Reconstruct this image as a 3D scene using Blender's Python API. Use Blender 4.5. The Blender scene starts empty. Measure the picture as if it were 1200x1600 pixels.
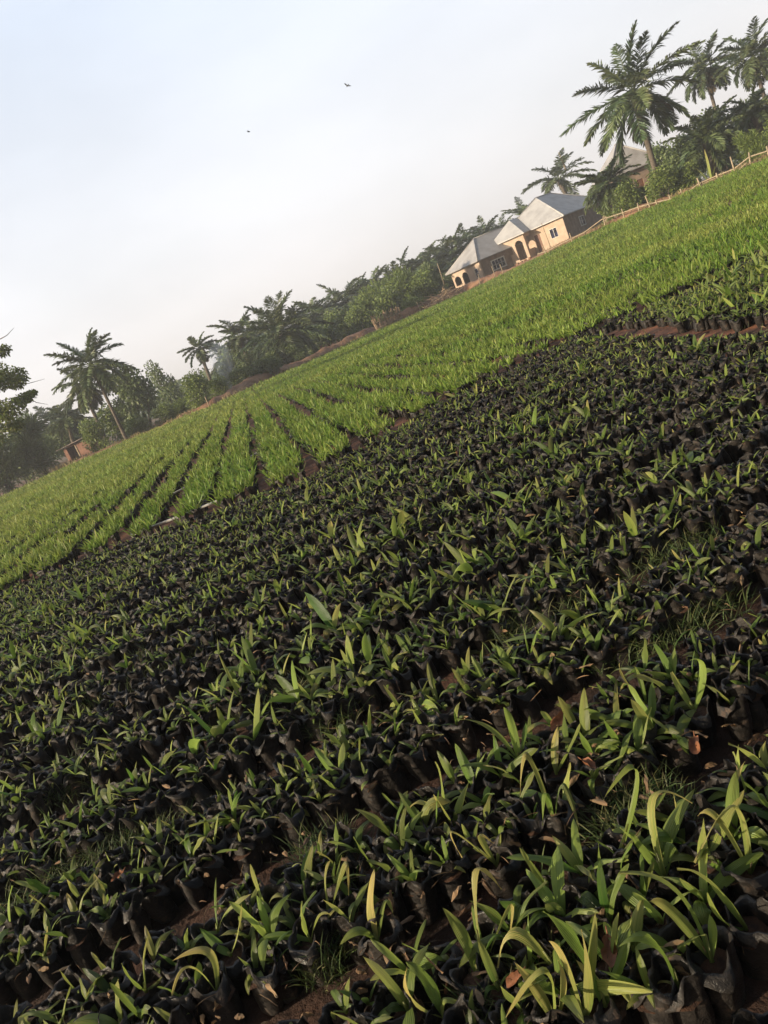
import bpy, math, random
import numpy as np
from mathutils import Vector, Matrix

R = math.radians
random.seed(7)
rng = np.random.default_rng(11)
scene = bpy.context.scene
COL = scene.collection

# ------------------------------------------------------------------ camera
W0, H0, F0 = 1200, 1600, 1232.0
PITCH, ROLL, EYE = R(13.1), R(23.0), 1.74
cF = np.array([0, math.cos(PITCH), -math.sin(PITCH)])
cR0 = np.array([1.0, 0, 0])
cU0 = np.array([0, math.sin(PITCH), math.cos(PITCH)])
cX = math.cos(ROLL) * cR0 - math.sin(ROLL) * cU0
cY = math.sin(ROLL) * cR0 + math.cos(ROLL) * cU0
CAM = np.array([0, 0, EYE])
cam = bpy.data.cameras.new('camera')
cam.sensor_fit = 'AUTO'
cam.angle = 2 * math.atan(H0 / 2 / F0)
cam.clip_start, cam.clip_end = 0.05, 9000
camo = bpy.data.objects.new('camera', cam)
COL.objects.link(camo)
camo.matrix_world = Matrix(((cX[0], cY[0], -cF[0], 0), (cX[1], cY[1], -cF[1], 0), (cX[2], cY[2], -cF[2], EYE), (0, 0, 0, 1)))
scene.camera = camo

# ------------------------------------------------------------------ sky and sun
SUN_AZ, SUN_EL = R(-110), R(17)          # azimuth clockwise from the view direction (+Y)
world = bpy.data.worlds.new('World')
scene.world = world
world.use_nodes = True
wn, wl = world.node_tree.nodes, world.node_tree.links
wn.clear()
out = wn.new('ShaderNodeOutputWorld')
sky = wn.new('ShaderNodeTexSky')
sky.sky_type = 'NISHITA'
sky.sun_disc = False
sky.sun_elevation = SUN_EL
sky.sun_rotation = SUN_AZ
sky.dust_density = 4.0
sky.air_density = 1.0
bg1 = wn.new('ShaderNodeBackground'); bg1.inputs[1].default_value = 0.06
wl.new(sky.outputs[0], bg1.inputs[0])
# thin high veil of cloud over the blue: the hazy white sky of the dry season
tc = wn.new('ShaderNodeTexCoord')
mp = wn.new('ShaderNodeMapping'); mp.inputs['Scale'].default_value = (1.0, 1.0, 2.6)
mp.inputs['Rotation'].default_value = (0.0, 0.35, 0.5)
wl.new(tc.outputs['Generated'], mp.inputs[0])
nz = wn.new('ShaderNodeTexNoise'); nz.inputs['Scale'].default_value = 2.1; nz.inputs['Detail'].default_value = 5; nz.inputs['Roughness'].default_value = 0.5
wl.new(mp.outputs[0], nz.inputs['Vector'])
rp = wn.new('ShaderNodeValToRGB')
rp.color_ramp.elements[0].position = 0.36; rp.color_ramp.elements[0].color = (0.84, 0.84, 0.84, 1)
rp.color_ramp.elements[1].position = 0.62; rp.color_ramp.elements[1].color = (0.97, 0.97, 0.97, 1)
wl.new(nz.outputs['Fac'], rp.inputs[0])
sep = wn.new('ShaderNodeSeparateXYZ'); wl.new(tc.outputs['Generated'], sep.inputs[0])
hr = wn.new('ShaderNodeValToRGB')
hr.color_ramp.elements[0].position = 0.0; hr.color_ramp.elements[0].color = (1.0, 0.93, 0.89, 1)
hr.color_ramp.elements[1].position = 0.40; hr.color_ramp.elements[1].color = (0.76, 0.84, 0.97, 1)
el = hr.color_ramp.elements.new(0.16); el.color = (0.92, 0.925, 0.95, 1)
wl.new(sep.outputs['Z'], hr.inputs[0])
bg2 = wn.new('ShaderNodeBackground'); bg2.inputs[1].default_value = 0.82
wl.new(hr.outputs[0], bg2.inputs[0])
mx = wn.new('ShaderNodeMixShader')
vd = wn.new('ShaderNodeVectorMath'); vd.operation = 'DOT_PRODUCT'; vd.inputs[1].default_value = (-0.25, 0.93, -0.25)
wl.new(tc.outputs['Generated'], vd.inputs[0])
mr = wn.new('ShaderNodeMapRange'); mr.interpolation_type = 'SMOOTHSTEP'; mr.inputs[1].default_value = -0.25; mr.inputs[2].default_value = 0.42
wl.new(vd.outputs['Value'], mr.inputs[0])
vm = wn.new('ShaderNodeMath'); vm.operation = 'MULTIPLY'; wl.new(rp.outputs[0], vm.inputs[0]); wl.new(mr.outputs[0], vm.inputs[1])
wl.new(vm.outputs[0], mx.inputs[0]); wl.new(bg1.outputs[0], mx.inputs[1]); wl.new(bg2.outputs[0], mx.inputs[2])
wl.new(mx.outputs[0], out.inputs[0])

sun = bpy.data.lights.new('sun', 'SUN')
sun.energy = 5.0
sun.angle = R(0.6)
sun.color = (1.0, 0.84, 0.62)
suno = bpy.data.objects.new('sun', sun)
COL.objects.link(suno)
sdir = Vector((math.sin(SUN_AZ) * math.cos(SUN_EL), math.cos(SUN_AZ) * math.cos(SUN_EL), math.sin(SUN_EL)))
suno.rotation_euler = sdir.to_track_quat('Z', 'Y').to_euler()
scene.view_settings.view_transform = 'Standard'
scene.view_settings.look = 'None'
scene.view_settings.exposure = 0.5
scene.view_settings.gamma = 1.0
scene.cycles.max_bounces = 6
scene.cycles.transparent_max_bounces = 6

# ------------------------------------------------------------------ helpers: place and terrain
def ss(a, b, x):
    t = np.clip((np.asarray(x, float) - a) / (b - a), 0, 1)
    return t * t * (3 - 2 * t)

def gz(x, y):
    """terrain height: flat nursery that lifts gently to the right, far side"""
    x = np.asarray(x, float); y = np.asarray(y, float)
    far = np.clip((y - 130) / 800, 0, 1)
    return 0.95 * ss(9, 26, x - 0.1 * y) * ss(12, 50, y) * (1 - ss(180, 500, y)) + 0.05 * np.sin(x * 0.31 + 1) * np.sin(y * 0.23) * ss(4, 14, y) + 2.0 * far * far

def ray(px, py):
    d = cF * F0 + cX * (px - W0 / 2) - cY * (py - H0 / 2)
    return d / d[1]

def at(px, py, depth):
    """world point on the ray of a photo pixel at forward distance `depth`"""
    return CAM + ray(px, py) * depth

def on_ground(px, py, depth):
    p = at(px, py, depth)
    return np.array([p[0], p[1], float(gz(p[0], p[1]))])

def hit(px, py, z=0.15):
    d = ray(px, py)
    t = (z - EYE) / d[2]
    return CAM + d * t

def project(P):
    v = np.asarray(P, float) - CAM
    zf = v @ cF
    zf_ = np.where(zf > 0.05, zf, 0.05)
    return W0 / 2 + F0 * (v @ cX) / zf_, H0 / 2 - F0 * (v @ cY) / zf_, zf

def vnoise(x, y, s, seed=0):
    """smooth value noise 0..1"""
    x = np.asarray(x, float) / s + seed * 17.3; y = np.asarray(y, float) / s + seed * 7.9
    xi, yi = np.floor(x), np.floor(y)
    fx, fy = x - xi, y - yi
    fx = fx * fx * (3 - 2 * fx); fy = fy * fy * (3 - 2 * fy)
    def h(a, b):
        n = np.sin(a * 127.1 + b * 311.7 + seed * 74.7) * 43758.5453
        return n - np.floor(n)
    return (h(xi, yi) * (1 - fx) + h(xi + 1, yi) * fx) * (1 - fy) + (h(xi, yi + 1) * (1 - fx) + h(xi + 1, yi + 1) * fx) * fy

# ------------------------------------------------------------------ helpers: meshes
def raw_mesh(name, V, Q, uv=None, col=None, smooth=False, mats=(), midx=None):
    """V (n,3); Q (m,4) quads, an index of -1 in the last column makes a triangle"""
    V = np.asarray(V, np.float32); Q = np.asarray(Q, np.int64)
    me = bpy.data.meshes.new(name)
    me.vertices.add(len(V)); me.vertices.foreach_set('co', V.ravel())
    tri = Q[:, 3] < 0
    cnt = np.where(tri, 3, 4)
    loops = Q.ravel()[Q.ravel() >= 0] if tri.any() else Q.ravel()
    me.loops.add(len(loops)); me.loops.foreach_set('vertex_index', loops.astype(np.int32))
    me.polygons.add(len(Q))
    st = np.concatenate([[0], np.cumsum(cnt)[:-1]]).astype(np.int32)
    me.polygons.foreach_set('loop_start', st)
    if midx is not None: me.polygons.foreach_set('material_index', np.asarray(midx, np.int32))
    me.polygons.foreach_set('use_smooth', np.full(len(Q), smooth, bool))
    if uv is not None:
        l = me.uv_layers.new(name='UVMap'); l.data.foreach_set('uv', np.asarray(uv, np.float32)[loops].ravel())
    if col is not None:
        a = me.color_attributes.new('tint', 'FLOAT_COLOR', 'POINT')
        c = np.ones((len(V), 4), np.float32); c[:, :3] = col
        a.data.foreach_set('color', c.ravel())
    for m in mats: me.materials.append(m)
    me.update(calc_edges=True)
    return me

class Geo:
    """collects pieces, builds one mesh"""
    def __init__(s): s.V, s.Q, s.uv, s.c, s.m, s.n = [], [], [], [], [], 0
    def add(s, V, Q, uv=None, col=None, m=0):
        V = np.asarray(V, float).reshape(-1, 3); Q = np.asarray(Q, np.int64).reshape(-1, 4)
        s.V.append(V); s.Q.append(np.where(Q < 0, -1, Q + s.n))
        s.uv.append(np.zeros((len(V), 2)) if uv is None else np.asarray(uv, float).reshape(-1, 2))
        s.c.append(np.full((len(V), 3), 0.5) if col is None else np.broadcast_to(col, (len(V), 3)))
        s.m.append(np.full(len(Q), m)); s.n += len(V)
    def box(s, x0, x1, y0, y1, z0, z1, m=0):
        V = [(x, y, z) for z in (z0, z1) for (x, y) in ((x0, y0), (x1, y0), (x1, y1), (x0, y1))]
        Q = [(3, 2, 1, 0), (4, 5, 6, 7), (0, 1, 5, 4), (1, 2, 6, 5), (2, 3, 7, 6), (3, 0, 4, 7)]
        s.add(V, Q, m=m)
    def poly(s, pts, m=0):
        k = len(pts)
        s.add(pts, [(0, i, i + 1, -1) for i in range(1, k - 1)] if k != 4 else [(0, 1, 2, 3)], m=m)
    def tube(s, P, r, n=8, m=0, cap=True, jit=0.0, col=None):
        P = np.asarray(P, float); k = len(P); r = np.broadcast_to(r, (k,))
        T = np.gradient(P, axis=0); T /= np.linalg.norm(T, axis=1)[:, None] + 1e-9
        ref = np.array([0, 0, 1.0]) if abs(T[0][2]) < 0.9 else np.array([1.0, 0, 0])
        A = np.cross(T, ref); A /= np.linalg.norm(A, axis=1)[:, None] + 1e-9
        B = np.cross(T, A)
        th = np.arange(n) * 2 * math.pi / n
        rr = r[:, None] * (1 + jit * (rng.random((k, n)) - 0.5))
        V = P[:, None, :] + rr[..., None] * (np.cos(th)[None, :, None] * A[:, None, :] + np.sin(th)[None, :, None] * B[:, None, :])
        uv = np.stack([np.broadcast_to(th / 6.283, (k, n)), np.broadcast_to(np.linspace(0, 1, k)[:, None], (k, n))], -1)
        i, j = np.meshgrid(np.arange(k - 1), np.arange(n), indexing='ij')
        a = i * n + j; b = i * n + (j + 1) % n
        Q = np.stack([a, b, b + n, a + n], -1).reshape(-1, 4)
        V = V.reshape(-1, 3); uv = uv.reshape(-1, 2)
        if cap:
            V = np.vstack([V, P[0], P[-1]]); uv = np.vstack([uv, [0, 0], [0, 1]])
            c0, c1 = k * n, k * n + 1
            Q = np.vstack([Q, [(c0, (q + 1) % n, q, -1) for q in range(n)], [(c1, (k - 1) * n + q, (k - 1) * n + (q + 1) % n, -1) for q in range(n)]])
        s.add(V, Q, uv, col, m)
    def leaves(s, P0, P1, P2, W, nseg=4, cols=3, tint=None, roll=None, fold=0.25, shape='lance', side=None, m=0, pleat=0.0, wavy=0.0):
        """n leaf blades along quadratic Beziers"""
        P0, P1, P2 = (np.asarray(p, float).reshape(-1, 3) for p in (P0, P1, P2))
        n = len(P0)
        if n == 0: return
        W = np.broadcast_to(np.asarray(W, float), (n,))
        t = np.linspace(0, 1, nseg + 1)
        tb = t[None, :, None]
        C = (1 - tb) ** 2 * P0[:, None] + 2 * tb * (1 - tb) * P1[:, None] + tb ** 2 * P2[:, None]
        T = 2 * (1 - tb) * (P1 - P0)[:, None] + 2 * tb * (P2 - P1)[:, None]
        T /= np.linalg.norm(T, axis=2)[..., None] + 1e-9
        if side is None:
            d = P2 - P0 + 1e-4 * rng.standard_normal((n, 3))
            sd = np.stack([-d[:, 1], d[:, 0], np.zeros(n)], 1)
            sd += 1e-5
        else: sd = np.asarray(side, float)
        sd = sd / (np.linalg.norm(sd, axis=1)[:, None] + 1e-9)
        N = np.cross(np.broadcast_to(sd[:, None], T.shape), T)
        N /= np.linalg.norm(N, axis=2)[..., None] + 1e-9
        S = np.broadcast_to(sd[:, None], T.shape)
        if roll is not None:
            rr = np.broadcast_to(roll, (n,))[:, None, None]
            S, N = np.cos(rr) * S + np.sin(rr) * N, np.cos(rr) * N - np.sin(rr) * S
        if shape == 'lance': pr = np.maximum(t, 0.03) ** 0.55 * (1 - t) ** 0.75 / 0.55
        elif shape == 'strap': pr = np.minimum(1, 0.45 + 2.5 * t) * np.minimum(1, 2.6 * (1 - t)) ** 0.8
        else: pr = np.minimum(1, 6 * t + 0.4) * (1 - t ** 3)
        w = 0.5 * W[:, None] * pr[None]
        u = np.linspace(-1, 1, cols)
        V = C[:, :, None] + (w[..., None] * u)[..., None] * S[:, :, None] + (w[..., None] * (np.abs(u) * fold))[..., None] * N[:, :, None]
        if pleat: V = V + (w * pleat)[:, :, None, None] * np.where(np.arange(cols) % 2, 0.6, -0.6)[None, None, :, None] * N[:, :, None]
        if wavy:
            ph_ = rng.random((n, 1, 1)) * 6.28
            wv_ = np.sin(t[None, :, None] * rng.uniform(5, 13, (n, 1, 1)) + ph_ + u[None, None, :] * 1.5) * np.abs(u)[None, None, :]
            V = V + (W[:, None, None] * wavy * wv_)[..., None] * N[:, :, None]
        uv = np.stack([np.broadcast_to(u * 0.5 + 0.5, w.shape + (cols,)), np.broadcast_to(t[None, :, None], w.shape + (cols,))], -1)
        k = (nseg + 1) * cols
        i, j = np.meshgrid(np.arange(nseg), np.arange(cols - 1), indexing='ij')
        q = np.stack([i * cols + j, i * cols + j + 1, (i + 1) * cols + j + 1, (i + 1) * cols + j], -1).reshape(-1, 4)
        Q = (q[None] + (np.arange(n) * k)[:, None, None]).reshape(-1, 4)
        if tint is None: tint = rng.random((n, 3))
        s.add(V.reshape(-1, 3), Q, uv.reshape(-1, 2), np.repeat(np.asarray(tint, float).reshape(n, 3), k, axis=0), m)
    def mesh(s, name, mats, smooth=False):
        mats = mats if isinstance(mats, (list, tuple)) else [mats]
        return raw_mesh(name, np.vstack(s.V), np.vstack(s.Q), np.vstack(s.uv), np.vstack(s.c), smooth, mats, np.concatenate(s.m))
    def build(s, name, mats, parent=None, smooth=False):
        return obj(name, s.mesh(name, mats, smooth), parent)

def obj(name, me, parent=None, loc=None):
    o = bpy.data.objects.new(name, me)
    COL.objects.link(o)
    if parent is not None: o.parent = parent
    if loc is not None: o.location = loc
    return o

def tag(o, label=None, cat=None, group=None, kind=None):
    for k, v in (('label', label), ('category', cat), ('group', group), ('kind', kind)):
        if v: o[k] = v
    return o

def empty(name, loc=(0, 0, 0), rz=0.0, label=None, cat=None, group=None):
    o = bpy.data.objects.new(name, None)
    COL.objects.link(o)
    o.location = loc; o.rotation_euler = (0, 0, rz); o.empty_display_size = 0.2
    return tag(o, label, cat, group)

def copy_tree(src, loc, rz=0.0, scale=None, label=None, group=None):
    c = src.copy(); COL.objects.link(c)
    c.location = loc; c.rotation_euler = (0, 0, rz)
    if scale is not None: c.scale = scale if hasattr(scale, '__len__') else (scale,) * 3
    if label: c['label'] = label
    if group: c['group'] = group
    for ch in list(src.children):
        d = ch.copy(); COL.objects.link(d); d.parent = c
        for g in list(ch.children):
            e = g.copy(); COL.objects.link(e); e.parent = d
    return c

# ------------------------------------------------------------------ materials
def newmat(name):
    m = bpy.data.materials.new(name); m.use_nodes = True
    n, l = m.node_tree.nodes, m.node_tree.links
    return m, n, l, n['Principled BSDF']

def mixc(n, l, fac, a, b, blend='MIX'):
    x = n.new('ShaderNodeMix'); x.data_type = 'RGBA'; x.blend_type = blend
    for sock, v in ((x.inputs[0], fac), (x.inputs[6], a), (x.inputs[7], b)):
        if hasattr(v, 'is_output') or hasattr(v, 'links'): l.new(v, sock)
        else: sock.default_value = v if not hasattr(v, '__len__') else (*v, 1) if len(v) == 3 else v
    return x.outputs[2]

def noise(n, l, scale, detail=4, rough=0.55, coord='Object', dist=0.0):
    t = n.new('ShaderNodeTexCoord')
    z = n.new('ShaderNodeTexNoise'); z.inputs['Scale'].default_value = scale; z.inputs['Detail'].default_value = detail; z.inputs['Roughness'].default_value = rough; z.inputs['Distortion'].default_value = dist
    l.new(t.outputs[coord], z.inputs['Vector'])
    return z.outputs['Fac']

def ramp(n, l, src, stops):
    r = n.new('ShaderNodeValToRGB'); e = r.color_ramp.elements
    while len(e) < len(stops): e.new(0.5)
    for k, (p, c) in enumerate(stops):
        e[k].position = p; e[k].color = (*c, 1) if hasattr(c, '__len__') else (c, c, c, 1)
    l.new(src, r.inputs[0])
    return r.outputs[0]

def bump(n, l, b, src, s=0.4, d=0.02):
    x = n.new('ShaderNodeBump'); x.inputs['Strength'].default_value = s; x.inputs['Distance'].default_value = d
    l.new(src, x.inputs['Height']); l.new(x.outputs[0], b.inputs['Normal'])

def simple(name, c1, c2, scale=3.0, rough=0.85, bmp=0.3, bd=0.02, metal=0.0):
    m, n, l, b = newmat(name)
    f = noise(n, l, scale)
    l.new(ramp(n, l, f, [(0.32, c1), (0.68, c2)]), b.inputs['Base Color'])
    b.inputs['Roughness'].default_value = rough; b.inputs['Metallic'].default_value = metal
    if bmp: bump(n, l, b, noise(n, l, scale * 6), bmp, bd)
    return m

def leafmat(name, dark, light, yellow, trans=0.3, rough=0.45, veins=False, spec=0.5):
    """tint.r: dark..light, tint.g: how yellow, tint.b: value; tips yellow first"""
    m, n, l, b = newmat(name)
    a = n.new('ShaderNodeAttribute'); a.attribute_name = 'tint'
    sp = n.new('ShaderNodeSeparateColor'); l.new(a.outputs['Color'], sp.inputs[0])
    c = mixc(n, l, sp.outputs[0], dark, light)
    uvn = n.new('ShaderNodeUVMap'); su = n.new('ShaderNodeSeparateXYZ'); l.new(uvn.outputs[0], su.inputs[0])
    tip = n.new('ShaderNodeMath'); tip.operation = 'POWER'; l.new(su.outputs['Y'], tip.inputs[0]); tip.inputs[1].default_value = 1.4
    if veins:
        uvs = n.new('ShaderNodeVectorMath'); uvs.operation = 'MULTIPLY'; l.new(uvn.outputs[0], uvs.inputs[0]); uvs.inputs[1].default_value = (16, 1.6, 1)
        off = n.new('ShaderNodeVectorMath'); off.operation = 'MULTIPLY_ADD'; l.new(a.outputs['Color'], off.inputs[0]); off.inputs[1].default_value = (31, 47, 19); l.new(uvs.outputs[0], off.inputs[2])
        zz = n.new('ShaderNodeTexNoise'); zz.inputs['Scale'].default_value = 1.0; zz.inputs['Detail'].default_value = 4; zz.inputs['Roughness'].default_value = .6; l.new(off.outputs[0], zz.inputs['Vector'])
        pat = zz.outputs['Fac']
        pt = n.new('ShaderNodeMath'); pt.operation = 'MULTIPLY_ADD'; l.new(pat, pt.inputs[0]); pt.inputs[1].default_value = 2.6; pt.inputs[2].default_value = -0.95
        ad = n.new('ShaderNodeMath'); ad.operation = 'ADD'; l.new(tip.outputs[0], ad.inputs[0]); l.new(pt.outputs[0], ad.inputs[1]); tipo = ad.outputs[0]
    else:
        ad = n.new('ShaderNodeMath'); ad.operation = 'ADD'; l.new(tip.outputs[0], ad.inputs[0]); ad.inputs[1].default_value = 0.25; tipo = ad.outputs[0]
    ym = n.new('ShaderNodeMath'); ym.operation = 'MULTIPLY'; ym.use_clamp = True; l.new(sp.outputs[1], ym.inputs[0]); l.new(tipo, ym.inputs[1])
    c = mixc(n, l, ym.outputs[0], c, yellow)
    hv = n.new('ShaderNodeHueSaturation'); mv = n.new('ShaderNodeMath'); mv.operation = 'MULTIPLY_ADD'
    l.new(sp.outputs[2], mv.inputs[0]); mv.inputs[1].default_value = 0.7; mv.inputs[2].default_value = 0.65
    l.new(mv.outputs[0], hv.inputs['Value']); l.new(c, hv.inputs['Color']); c = hv.outputs[0]
    if veins:
        spk = n.new('ShaderNodeVectorMath'); spk.operation = 'MULTIPLY_ADD'; l.new(a.outputs['Color'], spk.inputs[0]); spk.inputs[1].default_value = (17, 29, 41); l.new(uvs.outputs[0], spk.inputs[2])
        sz = n.new('ShaderNodeTexNoise'); sz.inputs['Scale'].default_value = 1.9; sz.inputs['Detail'].default_value = 5; sz.inputs['Roughness'].default_value = .75; l.new(spk.outputs[0], sz.inputs['Vector'])
        c = mixc(n, l, ramp(n, l, sz.outputs['Fac'], [(.60, 0.0), (.70, .75)]), c, (.13, .075, .03))
        w = n.new('ShaderNodeMath'); w.operation = 'MULTIPLY'; l.new(su.outputs['X'], w.inputs[0]); w.inputs[1].default_value = 60
        sn = n.new('ShaderNodeMath'); sn.operation = 'SINE'; l.new(w.outputs[0], sn.inputs[0])
        bump(n, l, b, sn.outputs[0], 0.6, 0.0016)
    l.new(c, b.inputs['Base Color'])
    b.inputs['Roughness'].default_value = rough
    b.inputs['Specular IOR Level'].default_value = spec
    tr = n.new('ShaderNodeBsdfTranslucent'); l.new(c, tr.inputs['Color'])
    ms = n.new('ShaderNodeMixShader'); ms.inputs[0].default_value = trans
    o = n['Material Output']
    l.new(b.outputs[0], ms.inputs[1]); l.new(tr.outputs[0], ms.inputs[2]); l.new(ms.outputs[0], o.inputs[0])
    return m

M_seed = leafmat('seedling_leaf', (0.045, 0.125, 0.016), (0.255, 0.360, 0.065), (0.52, 0.42, 0.14), 0.40, 0.40, veins=True)
M_crop = leafmat('crop_leaf', (0.080, 0.185, 0.018), (0.235, 0.330, 0.060), (0.44, 0.39, 0.12), 0.40, 0.5, spec=0.3)
M_palm = leafmat('palm_leaf', (0.050, 0.095, 0.042), (0.135, 0.185, 0.075), (0.16, 0.13, 0.05), 0.22, 0.45)
M_palmdry = leafmat('dry_palm_leaf', (0.10, 0.075, 0.04), (0.20, 0.15, 0.08), (0.20, 0.15, 0.08), 0.15, 0.8)
M_bush = leafmat('bush_leaf', (0.062, 0.112, 0.036), (0.170, 0.225, 0.075), (0.15, 0.15, 0.04), 0.28, 0.55)
M_lime = leafmat('lime_leaf', (0.085, 0.150, 0.028), (0.220, 0.290, 0.065), (0.22, 0.20, 0.06), 0.32, 0.55)
M_weed = leafmat('weed_leaf', (0.02, 0.05, 0.010), (0.06, 0.12, 0.02), (0.15, 0.13, 0.05), 0.3, 0.6)
M_drygrass = leafmat('dry_grass', (0.12, 0.11, 0.04), (0.28, 0.22, 0.10), (0.3, 0.23, 0.11), 0.25, 0.8)
M_trunk = simple('palm_trunk', (0.06, 0.05, 0.04), (0.16, 0.13, 0.10), 5, 0.9, 0.6, 0.04)
M_bark = simple('bark', (0.06, 0.05, 0.04), (0.15, 0.12, 0.09), 6, 0.9, 0.6, 0.03)
M_deadleaf = simple('dead_leaf', (0.12, 0.042, 0.016), (0.27, 0.105, 0.042), 30, 0.7, 0.4, 0.004)
M_wood = simple('weathered_pole', (0.22, 0.17, 0.11), (0.42, 0.34, 0.23), 9, 0.85, 0.3, 0.01)
M_pvc = simple('pvc_pipe', (0.24, 0.23, 0.21), (0.44, 0.43, 0.41), 4, 0.45, 0.05, 0.002)
M_bird = simple('bird_feather', (0.02, 0.02, 0.02), (0.05, 0.045, 0.04), 20, 0.7, 0.0)

def bag_material():
    m, n, l, b = newmat('black_polythene')
    f = noise(n, l, 26, 4, 0.65)
    dirt = ramp(n, l, f, [(0.40, (0.014, 0.0128, 0.012)), (0.58, (0.028, 0.024, 0.021)), (0.74, (0.100, 0.066, 0.046))])
    l.new(dirt, b.inputs['Base Color'])
    l.new(ramp(n, l, f, [(0.35, 0.34), (0.7, 0.75)]), b.inputs['Roughness'])
    b.inputs['Specular IOR Level'].default_value = 0.30
    bump(n, l, b, noise(n, l, 70, 3, 0.6, dist=0.6), 0.55, 0.008)
    return m
M_bag = bag_material()
M_soil = simple('potting_soil', (0.030, 0.014, 0.008), (0.105, 0.050, 0.026), 40, 0.95, 0.8, 0.01)

def ground_material():
    m, n, l, b = newmat('ground_earth')
    geo = n.new('ShaderNodeNewGeometry')
    def nz_(s, d=5):
        z = n.new('ShaderNodeTexNoise'); z.inputs['Scale'].default_value = s; z.inputs['Detail'].default_value = d; z.inputs['Roughness'].default_value = 0.6
        l.new(geo.outputs['Position'], z.inputs['Vector']); return z.outputs['Fac']
    soil = ramp(n, l, nz_(2.2), [(0.34, (0.040, 0.016, 0.009)), (0.52, (0.120, 0.045, 0.022)), (0.68, (0.27, 0.105, 0.048))])
    green = ramp(n, l, nz_(0.7), [(0.35, (0.045, 0.060, 0.018)), (0.65, (0.115, 0.105, 0.040))])
    sx = n.new('ShaderNodeSeparateXYZ'); l.new(geo.outputs['Position'], sx.inputs[0])
    near_shade = n.new('ShaderNodeMapRange'); near_shade.inputs[1].default_value = 4.5; near_shade.inputs[2].default_value = 8.5; near_shade.inputs[3].default_value = 0.28; near_shade.inputs[4].default_value = 1.0; l.new(sx.outputs['Y'], near_shade.inputs[0])   # deep shade of the front walking gaps, painted into the soil colour
    soil = mixc(n, l, near_shade.outputs[0], (0.016, 0.009, 0.006), soil)
    fy = n.new('ShaderNodeMapRange'); fy.inputs[1].default_value = 55; fy.inputs[2].default_value = 85; l.new(sx.outputs['Y'], fy.inputs[0])
    pat = ramp(n, l, nz_(0.12, 4), [(0.42, 0.0), (0.58, 1.0)])
    ml = n.new('ShaderNodeMath'); ml.operation = 'MULTIPLY'; l.new(fy.outputs[0], ml.inputs[0]); l.new(pat, ml.inputs[1])
    l.new(mixc(n, l, ml.outputs[0], soil, green), b.inputs['Base Color'])
    b.inputs['Roughness'].default_value = 0.95
    bump(n, l, b, nz_(26, 6), 0.9, 0.03)
    return m
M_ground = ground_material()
M_bank = simple('bank_earth', (0.17, 0.075, 0.038), (0.36, 0.20, 0.11), 0.8, 0.95, 0.8, 0.15)

# ------------------------------------------------------------------ ground: one polar sheet to the horizon
def ground():
    rad = np.concatenate([[0.0], np.geomspace(0.25, 780, 130)])
    na = 240
    th = np.arange(na) * 2 * math.pi / na
    X = rad[:, None] * np.sin(th)[None]; Y = rad[:, None] * np.cos(th)[None]
    Z = gz(X, Y) + 0.05 * (vnoise(X, Y, 0.35, 3) - 0.5) * (rad[:, None] < 20)
    V = np.stack([X, Y, Z], -1).reshape(-1, 3)
    i, j = np.meshgrid(np.arange(len(rad) - 1), np.arange(na), indexing='ij')
    a = i * na + j; b = i * na + (j + 1) % na
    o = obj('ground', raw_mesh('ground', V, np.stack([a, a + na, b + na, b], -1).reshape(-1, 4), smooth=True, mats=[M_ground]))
    tag(o, 'red-brown nursery soil and scrub land reaching to the horizon', kind='structure')
ground()

# ------------------------------------------------------------------ field layout
near_edge = [(-160, 985), (0, 922), (120, 872), (230, 832), (340, 792), (470, 746), (580, 690), (720, 612), (860, 543), (1000, 482), (1200, 388), (1400, 300)]
NE = np.array([hit(*p)[:2] for p in near_edge])
def ybound(x): return np.interp(x, NE[:, 0], NE[:, 1])
far_edge = [(-250, 68), (0, 68), (200, 69), (320, 68), (470, 79), (600, 89), (720, 97), (800, 92), (870, 85), (940, 76), (1020, 67), (1100, 59), (1200, 53), (1330, 47)]
FE = []
for pxx, dep in far_edge:
    pyy = 742.7 - 0.4245 * pxx
    p = at(pxx, pyy, dep); FE.append((p[0], p[1]))
FE = np.array(FE)
FA = np.arctan2(FE[:, 0], FE[:, 1]); FRr = np.hypot(FE[:, 0], FE[:, 1])
def rfar(x, y): return np.interp(np.arctan2(x, y), FA, FRr)
gap = np.array([hit(*p)[:2] for p in [(955, 512), (1040, 515), (1120, 513), (1230, 506)]])
def dist_poly(x, y, P):
    d = np.full(np.shape(x), 1e9)
    for a, b in zip(P[:-1], P[1:]):
        v = b - a; t = np.clip(((x - a[0]) * v[0] + (y - a[1]) * v[1]) / (v @ v), 0, 1)
        d = np.minimum(d, np.hypot(x - a[0] - t * v[0], y - a[1] - t * v[1]))
    return d

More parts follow.
